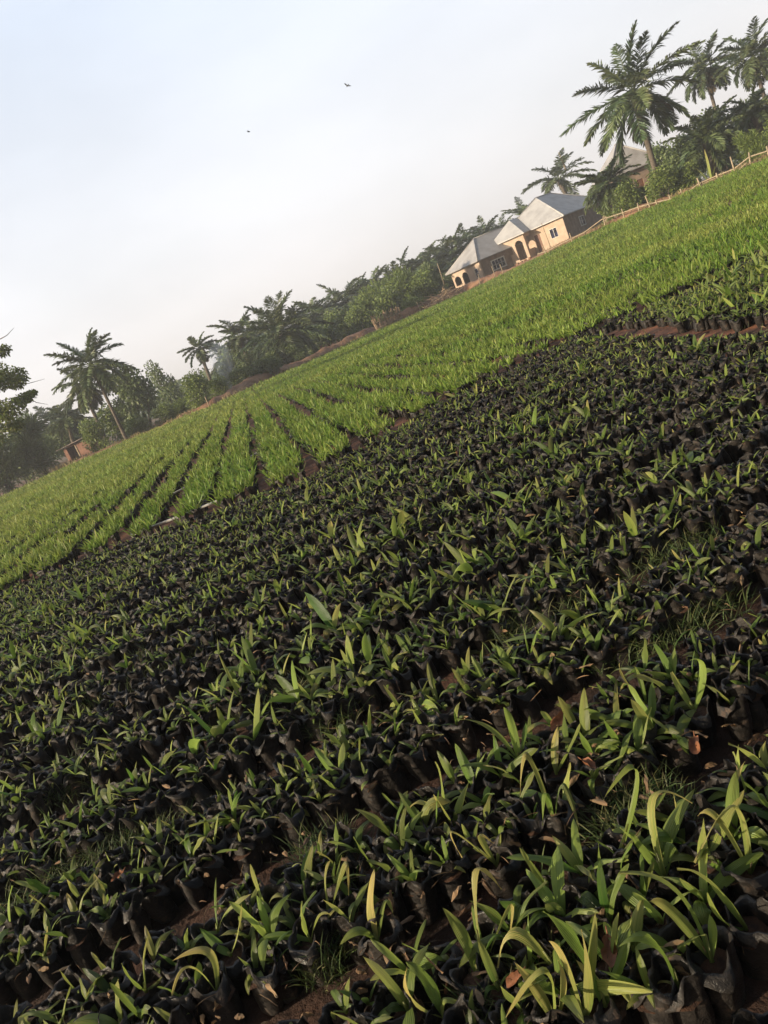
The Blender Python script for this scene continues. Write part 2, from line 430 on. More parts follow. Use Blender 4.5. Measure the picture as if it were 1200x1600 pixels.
# --- near beds of small bags, rows running across the view
AZ = R(79.1)
e1 = np.array([math.sin(AZ), math.cos(AZ)]); e2 = np.array([-e1[1], e1[0]])
def near_points():
    pts = []
    rs = np.random.default_rng(5)
    for bed in range(-7, 26):                                   # a walking gap every 0.70 m, five bags between
        b = 1.995 + 0.702 * bed
        for r_ in range(5):
            a = np.arange(-16, 22, 0.108) + rs.random() * 0.1
            bb = b + 0.163 + r_ * 0.0940 + 0.05 * (vnoise(a, a * 0 + b, 1.6, 2) - 0.5) + 0.016 * rs.standard_normal(len(a))
            aa = a + 0.016 * rs.standard_normal(len(a))
            x = aa * e1[0] + bb * e2[0]; y = aa * e1[1] + bb * e2[1]
            pts.append(np.stack([x, y, np.full(len(x), bed), np.full(len(x), r_)], 1))
    P = np.vstack(pts)
    k = (P[:, 1] > 0.5) & (P[:, 1] < ybound(P[:, 0]) - 0.10 - 0.40 * np.clip(vnoise(P[:, 0], P[:, 1] * 0, .8, 45) - .3, 0, 1))
    P = P[k]
    u, v, zf = project(np.column_stack([P[:, :2], np.full(len(P), 0.15)]))
    k = (zf > 0.3) & (u > -90) & (u < 1290) & (v < 1690) & (dist_poly(P[:, 0], P[:, 1], gap) > 0.12 + 0.30 * vnoise(P[:, 0], P[:, 1], .5, 44))
    k &= np.random.default_rng(9).random(len(P)) > 0.04 + 0.14 * (P[:, 3] == 4) * (vnoise(P[:, 0], P[:, 1], .4, 71) > .5)
    return P[k], u[k], v[k], zf[k]
NP_, NU, NV, NZ = near_points()

# --- seedling builders
def bag_geo(g, c, h=0.135, r=0.047, n=12, lean=(0, 0), m=0, soil=True, seed=None):
    q = np.random.default_rng(seed if seed is not None else rng.integers(1 << 30))
    th = np.arange(n) * 2 * math.pi / n + q.random()
    ph = q.random(6) * 6.28
    wob = 1 + 0.10 * np.sin(2 * th + ph[0]) + 0.06 * np.sin(3 * th + ph[1]) + 0.02 * q.standard_normal(n)
    pl_ = np.sin(5 * th + ph[4]) * 0.05 + np.sin(7 * th + ph[5]) * 0.03                   # gathers in the plastic
    lob = np.clip(0.42 + 0.45 * np.sin(2 * th + ph[2]) + 0.30 * np.sin(3 * th + ph[3]) + 0.06 * q.standard_normal(n), -0.3, 1.25)
    fl = np.clip(lob, 0, 1.2)
    up = h * (1.02 + 0.16 * np.clip(0.8 - lob, 0, 1.1))
    R0 = r * wob
    spec_ = [(0.84 * R0, np.zeros(n)), (1.05 * R0 * (1 + pl_), np.full(n, 0.45 * h)), (R0 * (1 + pl_), np.full(n, 0.86 * h)),
             (R0 * (1.03 + 0.06 * fl + 2 * pl_), up), (R0 * (1.05 + 0.28 * fl + 2 * pl_), up + 0.010 * (1 - fl) + 0.002 * q.standard_normal(n)),
             (R0 * (1.06 + 0.50 * fl + 2 * pl_), up - h * 0.22 * fl + 0.018 * np.clip(.4 - fl, 0, 1) + 0.003 * q.standard_normal(n))]
    rings = [np.stack([a_ * np.cos(th), a_ * np.sin(th), z_], 1) for a_, z_ in spec_]
    V = np.vstack(rings)
    V[2 * n:] += q.normal(0, 0.0017, (4 * n, 3))
    V[:, 0] += lean[0] * V[:, 2]; V[:, 1] += lean[1] * V[:, 2]
    k = len(rings)
    i, j = np.meshgrid(np.arange(k - 1), np.arange(n), indexing='ij')
    a = i * n + j; b = i * n + (j + 1) % n
    g.add(V + np.asarray(c), np.stack([a, b, b + n, a + n], -1).reshape(-1, 4), m=m)
    if soil: soil_geo(g, c, h, r, lean, m + 1, q)
def soil_geo(g, c, h, r, lean, m, q):
    n = 8; th = np.arange(n) * 2 * math.pi / n
    z = 0.84 * h
    V = np.vstack([np.stack([0.97 * r * np.cos(th), 0.97 * r * np.sin(th), z - 0.006 + 0.006 * q.random(n)], 1), [(0, 0, z + 0.006)]])
    V[:, 0] += lean[0] * V[:, 2]; V[:, 1] += lean[1] * V[:, 2]
    g.add(V + np.asarray(c), [(8, k, (k + 1) % n, -1) for k in range(n)], m=m)

def seed_leaves(q, c, size, nl, yel=0.2):
    """random leaves of one seedling: an upright spear and arching older blades"""
    az0 = q.random() * 6.28
    out_ = []
    for k in range(nl):
        az = az0 + k * 2.4 + 0.4 * q.standard_normal()
        L = size * (0.75 + 0.5 * q.random()) * (1.0 if k else 0.9)
        if k == 0: el, dr = R(q.uniform(56, 86)), q.uniform(0.0, 0.55)
        else: el, dr = R(q.uniform(28, 78)), q.uniform(0.3, 1.5)
        d = np.array([math.cos(az) * math.cos(el), math.sin(az) * math.cos(el), math.sin(el)])
        hz = np.array([math.cos(az), math.sin(az), 0])
        P1 = c + d * L * 0.55
        e = el - dr * 1.7
        P2 = P1 + (hz * math.cos(e) + np.array([0, 0, 1]) * math.sin(e)) * L * 0.5
        y = np.clip(q.beta(1.0, 5) + yel * q.random() ** 3, 0, 1)
        out_.append((c, P1, P2, L * q.uniform(0.19, 0.30), (np.clip(q.normal(0.5, 0.25), 0, 1), y, q.random())))
    return out_

def size_at(x, y, u, v):
    s = 0.082 + 0.050 * vnoise(x, y, 1.7, 1) + 0.040 * vnoise(x, y, 0.6, 4)
    s = s * (0.80 + 0.20 * ss(820, 1150, v)) * (1 - 0.15 * (1 - ss(450, 850, u)) * ss(1050, 1300, v))
    s = s + 0.07 * ss(500, 1100, u) * ss(1150, 1500, v)                # taller plants at the lower right
    s = s + 0.06 * ss(900, 1100, u) * (1 - ss(480, 560, v))            # and by the far right end
    return s
EDGE = np.where((NP_[:, 3] == 0) | (NP_[:, 3] == 4), 0.76, 1.0)
LF = vnoise(NP_[:, 0], NP_[:, 1], 1.4, 6) * 0.6 + vnoise(NP_[:, 0], NP_[:, 1], 0.45, 8) * 0.4      # how leafy
SZ = size_at(NP_[:, 0], NP_[:, 1], NU, NV) * EDGE
ang = np.where(NZ > 0, 1 / NZ, 0) * ((NU > -25) & (NU < 1225) & (NV < 1625))
order = np.argsort(-ang)

# --- hand-placed seedlings of the foreground: base pixel, leaves as (mid pixel, tip pixel, width m, yellow)
PROM = [
 ((812, 1192), [((800, 1135), (787, 1104), .040, .1), ((770, 1135), (718, 1124), .034, .3), ((775, 1165), (757, 1207), .026, .1), ((818, 1150), (822, 1128), .03, 0.0)], 'seedling with broad upright leaf beside one arching left, below the large orange dead leaf'),
 ((869, 1208), [((866, 1170), (872, 1134), .034, .8), ((898, 1150), (906, 1130), .022, .3), ((892, 1170), (900, 1195), .02, .6)], 'seedling with one upright yellow-green leaf right beside the orange dead leaf'),
 ((866, 1285), [((822, 1165), (813, 1243), .034, .7), ((878, 1215), (906, 1298), .03, .3), ((850, 1230), (848, 1290), .026, .1)], 'seedling with a hooped yellowing leaf bending left and a pointed leaf falling right'),
 ((776, 1352), [((700, 1290), (722, 1340), .026, .9), ((745, 1300), (772, 1318), .03, .9), ((778, 1330), (782, 1302), .02, .4)], 'yellowing seedling whose leaf loops back over itself'),
 ((756, 1512), [((735, 1350), (784, 1390), .036, 1.0), ((800, 1400), (796, 1465), .024, .7)], 'seedling with a tall straw-yellow leaf hooped over a dark gap'),
 ((748, 1525), [((725, 1460), (691, 1418), .044, .3), ((770, 1455), (800, 1482), .036, .0)], 'seedling with broad mottled leaf pointing up left and a flat dark one'),
 ((694, 1590), [((670, 1530), (634, 1503), .046, .1), ((640, 1560), (636, 1512), .034, .9), ((690, 1560), (720, 1568), .03, .3)], 'seedling with a striped yellow leaf standing beside a broad green blade'),
 ((870, 1516), [((800, 1445), (778, 1512), .044, .7), ((850, 1500), (808, 1525), .024, .5)], 'seedling with a wide pale leaf curling over leftwards'),
 ((868, 1598), [((842, 1550), (803, 1503), .034, .7), ((855, 1500), (790, 1590), .03, .6), ((880, 1540), (872, 1500), .03, .8)], 'seedling with narrow pale leaves fanning left at the bottom edge'),
 ((945, 1570), [((905, 1470), (848, 1424), .058, .1), ((935, 1540), (900, 1500), .035, .9), ((970, 1500), (985, 1450), .03, .1)], 'tall seedling with one very broad dark leaf leaning far left'),
 ((912, 1592), [((918, 1530), (908, 1452), .042, .6), ((925, 1490), (930, 1425), .03, .4), ((880, 1500), (858, 1470), .03, .9)], 'tall pale seedling standing straight up next to the broadest leaf'),
 ((1112, 1500), [((1060, 1380), (968, 1364), .052, .3), ((1050, 1420), (1015, 1408), .036, .5), ((1112, 1450), (1108, 1428), .03, .1)], 'seedling with a very long blade sweeping left at the lower right'),
 ((1062, 1545), [((1020, 1460), (966, 1480), .040, .1), ((1040, 1530), (1020, 1540), .02, .9)], 'seedling with dark arched leaf reaching left beside the small orange leaf'),
 ((1165, 1450), [((1110, 1370), (1058, 1358), .050, .4), ((1130, 1440), (1105, 1395), .03, .2)], 'seedling with long blade lying left above the small white roots'),
 ((1038, 1372), [((1010, 1235), (1082, 1255), .044, .7), ((1005, 1330), (984, 1300), .03, .1), ((1050, 1310), (1062, 1362), .04, .2)], 'tall seedling with a thick arch bending right over its neighbour'),
 ((1172, 1362), [((1150, 1240), (1085, 1348), .046, .6), ((1120, 1270), (1090, 1275), .03, .8), ((1180, 1330), (1195, 1380), .04, .2)], 'tall seedling with a yellow-tipped arch falling left near the right edge'),
 ((1203, 1215), [((1180, 1180), (1138, 1162), .044, .4), ((1190, 1180), (1196, 1158), .035, .5)], 'seedling at the right edge with a blunt leaf pointing up left'),
 ((1130, 1262), [((1142, 1225), (1164, 1190), .030, .6), ((1150, 1240), (1180, 1262), .025, .2)], 'seedling with a single upright blade lit against the dark alley at right'),
 ((965, 1345), [((1000, 1190), (945, 1245), .034, .2), ((960, 1330), (930, 1313), .03, .1), ((945, 1390), (935, 1318), .028, .1)], 'seedling with a flat green blade pointing left over the dark alley'),
 ((228, 1548), [((222, 1500), (232, 1462), .036, .5), ((205, 1530), (190, 1505), .02, .2), ((240, 1540), (255, 1525), .02, .3)], 'seedling with one tall spear at the bottom left'),
 ((340, 1552), [((330, 1480), (268, 1502), .034, .8), ((290, 1500), (266, 1570), .03, .9), ((350, 1530), (352, 1510), .02, .7)], 'yellow seedling with a flat orange-tinged leaf bent left'),
 ((418, 1424), [((400, 1390), (391, 1350), .040, .4), ((428, 1395), (455, 1408), .026, .6)], 'seedling with a broad upright leaf and a short drooping one, lower middle'),
 ((486, 1470), [((470, 1440), (472, 1408), .032, .3), ((430, 1460), (400, 1478), .03, .1), ((495, 1430), (515, 1428), .02, .5)], 'seedling with spear leaf and flat leaf pointing left, lower middle'),
 ((360, 1492), [((340, 1475), (312, 1450), .042, .0), ((372, 1455), (377, 1412), .026, .6)], 'seedling with broad dark leaf on the left and a thin bright spear'),
 ((590, 1470), [((575, 1420), (585, 1358), .040, 1.0), ((560, 1450), (530, 1478), .034, .2), ((600, 1400), (615, 1430), .03, .3)], 'seedling with a straw-coloured upright leaf above a flat green one'),
 ((515, 1430), [((505, 1370), (516, 1345), .030, .6), ((540, 1340), (545, 1400), .03, .7)], 'seedling with two hooped leaves meeting at the top, bottom centre'),
 ((95, 1600), [((100, 1570), (110, 1540), .036, .3), ((60, 1580), (30, 1590), .03, .2)], 'seedling cut by the bottom edge near the left corner'),
 ((190, 1604), [((180, 1560), (185, 1530), .036, .4), ((150, 1590), (110, 1600), .05, .2), ((205, 1580), (240, 1575), .04, .1)], 'seedling with a broad leaf lying along the bottom edge, left of centre'),
 ((690, 1275), [((690, 1225), (680, 1190), .034, .3), ((660, 1250), (640, 1262), .028, .7), ((715, 1240), (732, 1262), .028, .4)], 'seedling with upright blade and two arching leaves in the middle foreground'),
 ((1010, 1100), [((960, 1080), (920, 1072), .026, .3), ((975, 1060), (968, 1036), .026, .9), ((1040, 1085), (1050, 1090), .028, .6), ((1000, 1060), (990, 1040), .022, .2)], 'seedling with leaves spread like a star, one with a burnt yellow tip'),
 ((1085, 1110), [((1055, 1060), (1050, 1050), .040, .5), ((1100, 1040), (1078, 1032), .036, .1)], 'leafy seedling with broad overlapping blades right of the star-shaped one'),
 ((378, 1092), [((360, 1060), (342, 1022), .026, .4), ((360, 1080), (335, 1066), .026, .2)], 'seedling with a long thin blade slanting up left in the middle left'),
]

def build_near():
    mbag = [M_bag, M_soil]
    used = np.zeros(len(NP_), bool)
    things = []
    # prominent ones replace the bag nearest to their base
    for (bp, lv, lab) in PROM:
        b = hit(*bp, z=0.125)
        d = np.hypot(NP_[:, 0] - b[0], NP_[:, 1] - b[1])
        used |= d < 0.062
        c = np.array([b[0], b[1], 0.125])
        depth = (c - CAM) @ cF
        q = np.random.default_rng(int(bp[0] * 7 + bp[1]))
        L = []
        for (mid, tip, w, yl) in lv:
            def lift(p, fr):
                e = depth + fr
                d_ = cF * F0 + cX * (p[0] - 600) - cY * (p[1] - 800)
                return CAM + d_ / F0 * e
            fr = q.uniform(-0.05, 0.05)
            Pm, Pt = lift(mid, fr * 0.6), lift(tip, fr)
            P1 = 2 * Pm - 0.5 * (c + Pt)
            L.append((c, P1 * 0.7 + Pm * 0.3, Pt, w, (q.uniform(0.25, 0.9), yl, q.uniform(0.3, 0.9))))
        things.append((c, L, lab, None))
    n_ind = 296 - len(things)
    free = [i for i in order if not used[i]]
    ind, rest = free[:n_ind], free[n_ind:]
    # bag meshes shared by the individual seedlings
    bags = []
    for k in range(26):
        g = Geo(); bag_geo(g, (0, 0, 0), 0.125 + 0.03 * rng.random(), 0.040 + 0.008 * rng.random(), 24, (rng.normal(0, .12), rng.normal(0, .12)), soil=False, seed=100 + k)
        s = Geo(); soil_geo(s, (0, 0, 0), 0.138, 0.046, (0, 0), 0, np.random.default_rng(k))
        bags.append((g.mesh('polybag', M_bag, True), s.mesh('soil', M_soil)))
    recs = []
    for i in ind:
        q = np.random.default_rng(1000 + int(i))
        x, y = NP_[i, :2]
        c = np.array([x, y, 0.122])
        nl = int(np.clip(round(4.3 + 2.2 * (LF[i] - 0.45) + q.normal(0, .9)), 1, 5))
        L = seed_leaves(q, c, min(SZ[i] * (1.5 if q.random() < .10 else 1.0) * q.uniform(.75, 1.2), .185), nl, 0.2)
        recs.append((c, L, None, i))
    for k, (c, L, lab, i) in enumerate(things + recs):
        root = empty('oil_palm_seedling', (c[0], c[1], 0.0), rng.random() * 6.28 if False else 0.0)
        bm_, sm_ = bags[int(rng.integers(len(bags)))]
        bo = obj('polybag', bm_, root); bo.rotation_euler = (0, 0, rng.random() * 6.28)
        bo.scale = (1, 1, 1) if lab is None else (1.1, 1.1, 1)
        obj('soil', sm_, bo)
        g = Geo()
        off = np.array([c[0], c[1], 0])
        P = [np.array([l[j] for l in L]) - (off if j < 3 else 0) for j in range(5)]
        g.leaves(P[0], P[1], P[2], P[3], 12, 9, P[4], rng.normal(0, .4, len(L)), 0.34, 'lance', pleat=.035, wavy=.07)
        # pale sheath at the foot of the plant
        g.tube([(0, 0, 0.105), (0, 0, 0.13), P[1][0] * 0.25 + np.array([0, 0, 0.095])], [0.006, 0.0055, 0.003], 6, col=(0.8, 0.3, 0.6))
        g.build('foliage', M_seed, root, smooth=True)
        tag(root, lab, 'seedling', 'oil palm seedlings in black polybags in the front nursery beds')
        SEED.append((root, c, L, lab))
    # all the smaller ones, further back: countless, one mesh
    g = Geo()
    A = [[], [], [], [], []]
    for i in rest:
        q = np.random.default_rng(1000 + int(i))
        x, y = NP_[i, :2]; z = float(gz(x, y))
        far = NZ[i] > 6.5
        bag_geo(g, (x, y, z), 0.115 + 0.035 * q.random(), 0.038 + 0.009 * q.random(), 10 if far else 14, (q.normal(0, .13), q.normal(0, .13)), seed=int(i))
        if q.random() < (1 - ss(.16, .40, LF[i])) * .6: continue
        nl = int(np.clip(round(4.7 + 2.8 * (LF[i] - 0.45) + q.normal(0, .8)), 1, 5))
        for l in seed_leaves(q, np.array([x, y, z + 0.122]), SZ[i] * (1.7 if q.random() < .09 else 1.0) * q.uniform(.7, 1.25), nl, 0.2):
            for j in range(5): A[j].append(l[j])
    gl = Geo()
    gl.leaves(np.array(A[0]), np.array(A[1]), np.array(A[2]), np.array(A[3]), 6, 3, np.array(A[4]), rng.normal(0, .45, len(A[0])), 0.34)
    for V, Q, uv, c, m in zip(gl.V, gl.Q, gl.uv, gl.c, gl.m):
        g.add(V, Q, uv, c, 2)
    o = g.build('small_seedlings', [M_bag, M_soil, M_seed], smooth=True)
    tag(o, 'crowded rows of small oil palm seedlings in black polybags covering the dark middle of the field', 'seedlings', None, 'stuff')
SEED = []
build_near()

def label_seedlings():
    """a label per seedling: its look, then where in the photo it stands"""
    words = {1: 'one-leaf', 2: 'two-leaf', 3: 'three-leaf', 4: 'four-leaf', 5: 'five-leaf'}
    cells = {}
    for (root, c, L, lab) in SEED:
        if lab: continue
        u, v, _ = project(c)
        tip = np.array([l[2] for l in L]); h = tip[:, 2].max() - c[2]
        ln = max(np.linalg.norm(l[2] - l[0]) for l in L)
        yl = np.mean([l[4][1] for l in L]); dk = np.mean([l[4][0] for l in L])
        look = 'yellowing' if yl > .38 else 'dark green' if dk < .4 else 'light green' if dk > .58 else 'mid-green'
        drop = np.mean([l[1][2] - l[2][2] for l in L])
        habit = 'drooping' if drop > 0.0 else 'upright' if h > .82 * ln else 'spreading'
        side = ['far left', 'left', 'centre-left', 'centre', 'centre-right', 'right', 'far right'][int(np.clip(u / 1200 * 7, 0, 6))]
        band = 'bottom edge' if v > 1530 else 'lowest bed' if v > 1440 else 'second bed up' if v > 1350 else 'third bed up' if v > 1260 else 'fourth bed up' if v > 1170 else 'fifth bed up'
        cells.setdefault((look, habit, words[len(L)], band, side), []).append((u, root))
    for (look, habit, w, band, side), rs in cells.items():
        rs.sort(key=lambda t: t[0])
        n = len(rs)
        for k, (u, root) in enumerate(rs):
            which = '' if n == 1 else (('left one, ', 'right one, ')[k] if n == 2 else ('leftmost, ', 'second from left, ', 'third from left, ', 'fourth from left, ')[min(k, 3)])
            root['label'] = f'{look} {habit} {w} seedling in black polybag, {which}{band}, {side}'
label_seedlings()

# ------------------------------------------------------------------ far field: taller, crowded green seedlings in long beds
BD = R(-5.5)
def build_far():
    g = Geo()
    def scatter(r0, r1, dens, seed):
        q = np.random.default_rng(seed)
        a0, a1 = FA[0], FA[-1]
        n = int(0.5 * (a1 - a0) * (r1 * r1 - r0 * r0) * dens)
        a = a0 + (a1 - a0) * q.random(n); r = np.sqrt(r0 * r0 + (r1 * r1 - r0 * r0) * q.random(n))
        x, y = r * np.sin(a), r * np.cos(a)
        c = x * math.cos(BD) - y * math.sin(BD)
        s = x * math.sin(BD) + y * math.cos(BD)
        ph = np.mod(c + 0.08 * (vnoise(s, c * 0, 4.0, 5) - .5), 0.80) / 0.80
        hw = 0.09 + 0.105 * (vnoise(c, s * .3, 0.9, 9) > 0.36) * (1 - ss(3.6, 6.5, -c)) * (1 - ss(5, 8, c)) * (1 - ss(24, 42, y)) + 0.05 * (1 - ss(12.5, 15.5, y))
        k = (np.abs(ph - 0.5) > hw) & (y > ybound(x) + 0.10 + 0.5 * np.clip(vnoise(x, y * 0, .9, 46) - .4, 0, 1)) & (r < rfar(x, y))
        k &= ~((x < -25) & (r > 66 + 3 * vnoise(x, y, 4, 2)))
        u, v, zf = project(np.column_stack([x, y, gz(x, y) + .2]))
        k &= (u > -60) & (u < 1260)
        return x[k], y[k], r[k], q
    nb = 0
    for (r0, r1, dens, nl, nseg, W, H) in ((9, 20, 74, 6, 3, 0.028, 0.185), (20, 34, 56, 5, 3, 0.036, 0.195), (34, 60, 34, 5, 2, 0.054, 0.22), (60, 112, 17, 5, 2, 0.090, 0.27)):
        x, y, r, q = scatter(r0, r1, dens, int(r0))
        n = len(x)
        x, y = np.repeat(x, nl), np.repeat(y, nl)
        m = len(x)
        vig = np.repeat(q.uniform(.6, 1.25, n), nl) * (0.66 + 0.40 * vnoise(x, y, 2.6, 12) + 0.40 * vnoise(x, y, 0.7, 13))
        L = H * vig * (0.6 + 0.6 * q.random(m))
        az = q.random(m) * 6.283
        el = np.radians(q.uniform(52, 90, m))
        P0 = np.stack([x, y, gz(x, y) + 0.10], 1)
        hz = np.stack([np.cos(az), np.sin(az), 0 * az], 1)
        P1 = P0 + (hz * np.cos(el)[:, None] + np.array([0, 0, 1]) * np.sin(el)[:, None]) * (0.6 * L)[:, None]
        e2_ = el - q.uniform(0.1, 1.3, m)
        P2 = P1 + (hz * np.cos(e2_)[:, None] + np.array([0, 0, 1]) * np.sin(e2_)[:, None]) * (0.5 * L)[:, None]
        hue = np.clip(0.30 + 0.25 * (1 - ss(-14, 2, x)) + 0.55 * (vnoise(x, y, 5.0, 21) - .3) + q.normal(0, .2, m), 0, 1)
        yl = np.clip(q.beta(1.1, 5, m) + 0.12 * (1 - ss(-14, 2, x)) + 0.35 * (vnoise(x, y, 3.0, 23) - .45), 0, 1)
        g.leaves(P0, P1, P2, W * (0.7 + 0.6 * q.random(m)), nseg, 3 if nseg > 3 else 2, np.stack([hue, yl, q.random(m)], 1), q.normal(0, .5, m), 0.3)
        # black bags along the bed margins show only near the front
        if r0 in (9, 20):
            xb, yb = x[::nl], y[::nl]
            c = xb * math.cos(BD) - yb * math.sin(BD)
            ph = np.abs(np.mod(c, 0.80) / 0.80 - .5)
            sel = np.where(((ph < 0.32) | (yb < ybound(xb) + 0.5)) & (q.random(len(xb)) < .45))[0]
            for i in sel:
                bag_geo(g, (xb[i], yb[i], float(gz(xb[i], yb[i]))), 0.15, 0.055, 8, (0, 0), m=1, soil=False, seed=int(i))
    o = g.build('tall_seedlings', [M_crop, M_bag], smooth=False)
    tag(o, 'dense bright green older oil palm seedlings in long beds filling the far field', 'seedlings', None, 'stuff')
build_far()

# ------------------------------------------------------------------ bare bank of earth along the far edge
def edge_pt(px, back=0.0):
    u0 = 742.7 - 0.4245 * px
    d = ray(px, u0); a = math.atan2(d[0], 1.0)
    r = np.interp(a, FA, FRr) + back
    x, y = r * math.sin(a), r * math.cos(a)
    return np.array([x, y, float(gz(x, y))])
def bank():
    xs = np.linspace(90, 1215, 240)
    prof = [(0.0, -0.05), (0.6, 0.25), (1.4, 0.75), (2.6, 0.9), (4.5, 0.55), (7.0, 0.1), (9, -0.1)]
    V = []
    for px in xs:
        k = 0.35 + 0.75 * float(vnoise(px, 0, 60, 31)) + 0.3 * float(vnoise(px, 0, 14, 32))
        k *= 0.35 + 0.65 * float(ss(200, 380, px)) * float(1 - 0.75 * ss(735, 800, px))
        for (b, h) in prof:
            p = edge_pt(px, 1.0 + b + 0.5 * float(vnoise(px, b, 20, 33)))
            V.append((p[0], p[1], p[2] + h * k * 1.0 + 0.22 * float(vnoise(px, b * 9, 5, 34))))
    n = len(prof)
    i, j = np.meshgrid(np.arange(len(xs) - 1), np.arange(n - 1), indexing='ij')
    a = i * n + j
    o = obj('dirt_bank', raw_mesh('dirt_bank', V, np.stack([a, a + n, a + n + 1, a + 1], -1).reshape(-1, 4), smooth=True, mats=[M_bank]))
    tag(o, 'bare reddish bank of earth along the far edge of the field', kind='structure')
    # dry grass on the bank and the field margin: countless
    g = Geo(); q = np.random.default_rng(77); m = 9000
    px = q.uniform(60, 1230, m); bk = q.uniform(-0.6, 8, m)
    keep = vnoise(px, bk * 6, 22, 41) + 0.35 * (px > 850) > 0.55
    P0 = np.array([edge_pt(a, b + 1.0) for a, b in zip(px[keep], bk[keep])]); k = len(P0)
    P0[:, 2] += 0.1
    az = q.random(k) * 6.28; L = q.uniform(.2, .6, k)
    hz = np.stack([np.cos(az), np.sin(az), 0 * az], 1) * 0.35
    P1 = P0 + (hz * .4 + [0, 0, .6]) * L[:, None]; P2 = P0 + (hz * 1.4 + [0, 0, 1.0]) * L[:, None]
    g.leaves(P0, P1, P2, 0.10, 2, 2, None, q.normal(0, .5, k))
    tag(g.build('dry_grass', M_drygrass), 'dry yellowish grass on the bank and along the field margin', 'grass', None, 'stuff')
bank()

# ------------------------------------------------------------------ palms
def frond(g, q, base, az, el, L, droop, nleaf=26, wl=0.05, ll=0.9, m=0, tint=None, nseg=2):
    hz = np.array([math.cos(az), math.sin(az), 0]); Zv = np.array([0, 0, 1.0])
    P0 = base; P1 = base + (hz * math.cos(el) + Zv * math.sin(el)) * L * 0.55
    e = el - droop
    P2 = P1 + (hz * math.cos(e) + Zv * math.sin(e)) * L * 0.5
    tt = np.linspace(0, 1, 8)[:, None]
    C = (1 - tt) ** 2 * P0 + 2 * tt * (1 - tt) * P1 + tt ** 2 * P2
    g.tube(C, np.linspace(0.035, 0.008, 8) * L / 4, 4, m=m, cap=False, col=(0.9, 0.55, 0.6))
    nleaf = int(nleaf * 2.6); wl = wl * 1.0
    t = np.repeat(np.linspace(0.13, 1.0, nleaf), 2) + q.normal(0, .008, nleaf * 2)
    t = np.clip(t, 0.1, 1.0)[:, None]
    C = (1 - t) ** 2 * P0 + 2 * t * (1 - t) * P1 + t ** 2 * P2
    T = 2 * (1 - t) * (P1 - P0) + 2 * t * (P2 - P1); T /= np.linalg.norm(T, axis=1)[:, None]
    S = np.cross(T, Zv); S /= np.linalg.norm(S, axis=1)[:, None] + 1e-6
    N = np.cross(S, T)
    sg = np.where(np.arange(nleaf * 2) % 2 == 0, 1, -1)[:, None]
    n = len(t)
    l_ = ll * np.sin(np.clip(t[:, 0] * 0.86 + 0.14, 0, 1) * math.pi) ** 0.55 * (0.85 + 0.3 * q.random(n))
    l_ = np.maximum(l_, 0.25 * ll)
    d = S * sg * (0.80 + 0.06 * q.normal(0, 1, (n, 1))) + T * (0.55 + 0.5 * t ** 2) + N * q.normal(0.12, .22, (n, 1))
    d /= np.linalg.norm(d, axis=1)[:, None]
    Q1 = C + d * (l_ * 0.55)[:, None]
    Q2 = Q1 + (d * 0.8 - Zv * q.uniform(0.15, 0.65, (n, 1))) * (l_ * 0.5)[:, None]
    if tint is None: tint = (q.random(), q.random() * .4, q.random())
    tn = np.clip(np.array(tint)[None] + q.normal(0, .12, (n, 3)), 0, 1)
    g.leaves(C, Q1, Q2, wl * (0.8 + .4 * q.random(n)), nseg, 2, tn, q.normal(0, .7, n), 0.2, 'strap', m=m)

def palm_mesh(seed, Hh, R_, nf=26, lean=(0, 0), trunk_r=0.25, nleaf=22, wl=0.10, skirt=0, spread=1.0, low=-35):
    """returns trunk mesh, crown mesh (and dead skirt mesh) of an oil palm"""
    q = np.random.default_rng(seed)
    top = np.array([lean[0], lean[1], Hh])
    tm = None
    t = np.linspace(0, 1, 14)[:, None]
    P = np.array([0, 0, -0.3]) * (1 - t) ** 2 + 2 * t * (1 - t) * np.array([lean[0] * .35, lean[1] * .35, Hh * .5]) + t ** 2 * top
    g = Geo()
    rad = trunk_r * (1.25 - 0.35 * t[:, 0]); rad[-4:] *= np.array([1.1, 1.35, 1.6, 1.2])
    g.tube(P, rad, 10, jit=0.22)
    tm = g.mesh('trunk', M_trunk, True)
    g = Geo()
    for k in range(nf):
        f = (k + 0.5) / nf
        el = R(76 - (76 - low) * f ** 0.85 + q.normal(0, 7))
        az = k * 2.39996 + q.normal(0, .22)
        L = R_ * (0.86 + 0.25 * q.random()) * (0.86 + 0.26 * math.sin(f * math.pi))
        frond(g, q, top + np.array([0, 0, 0.15]), az, el, L, (0.60 + 0.6 * q.random()) * (0.85 + 0.35 * f) * spread, nleaf, wl, R_ * 0.235)
    cm = g.mesh('crown', M_palm)
    sm = None
    if skirt:
        g = Geo()
        for k in range(skirt):
            az = k * 2.4 + q.normal(0, .3)
            frond(g, q, top - np.array([0, 0, 0.25]), az, R(-38 + q.normal(0, 9)), R_ * 0.62, 0.7, 16, wl, R_ * .2)
        sm = g.mesh('dead_fronds', M_palmdry)
    return tm, cm, sm

def plant_palm(meshes, loc, rz, label, group=None, scale=1.0):
    root = empty('oil_palm', loc, rz, label, 'palm tree', group)
    root.scale = (scale,) * 3
    obj('trunk', meshes[0], root); obj('crown', meshes[1], root)
    if meshes[2]: obj('dead_fronds', meshes[2], root)
    return root

def px_m(depth): return depth / F0
def palm_at(base, top, depth, rpx, label, seed, **kw):
    """base, top pixels at one depth"""
    b = on_ground(*base, depth); t = at(*top, depth)
    hh = t[2] - b[2]
    return plant_palm(palm_mesh(seed, hh, rpx * px_m(depth), lean=(t[0] - b[0], t[1] - b[1]), **kw), b, 0.0, label)

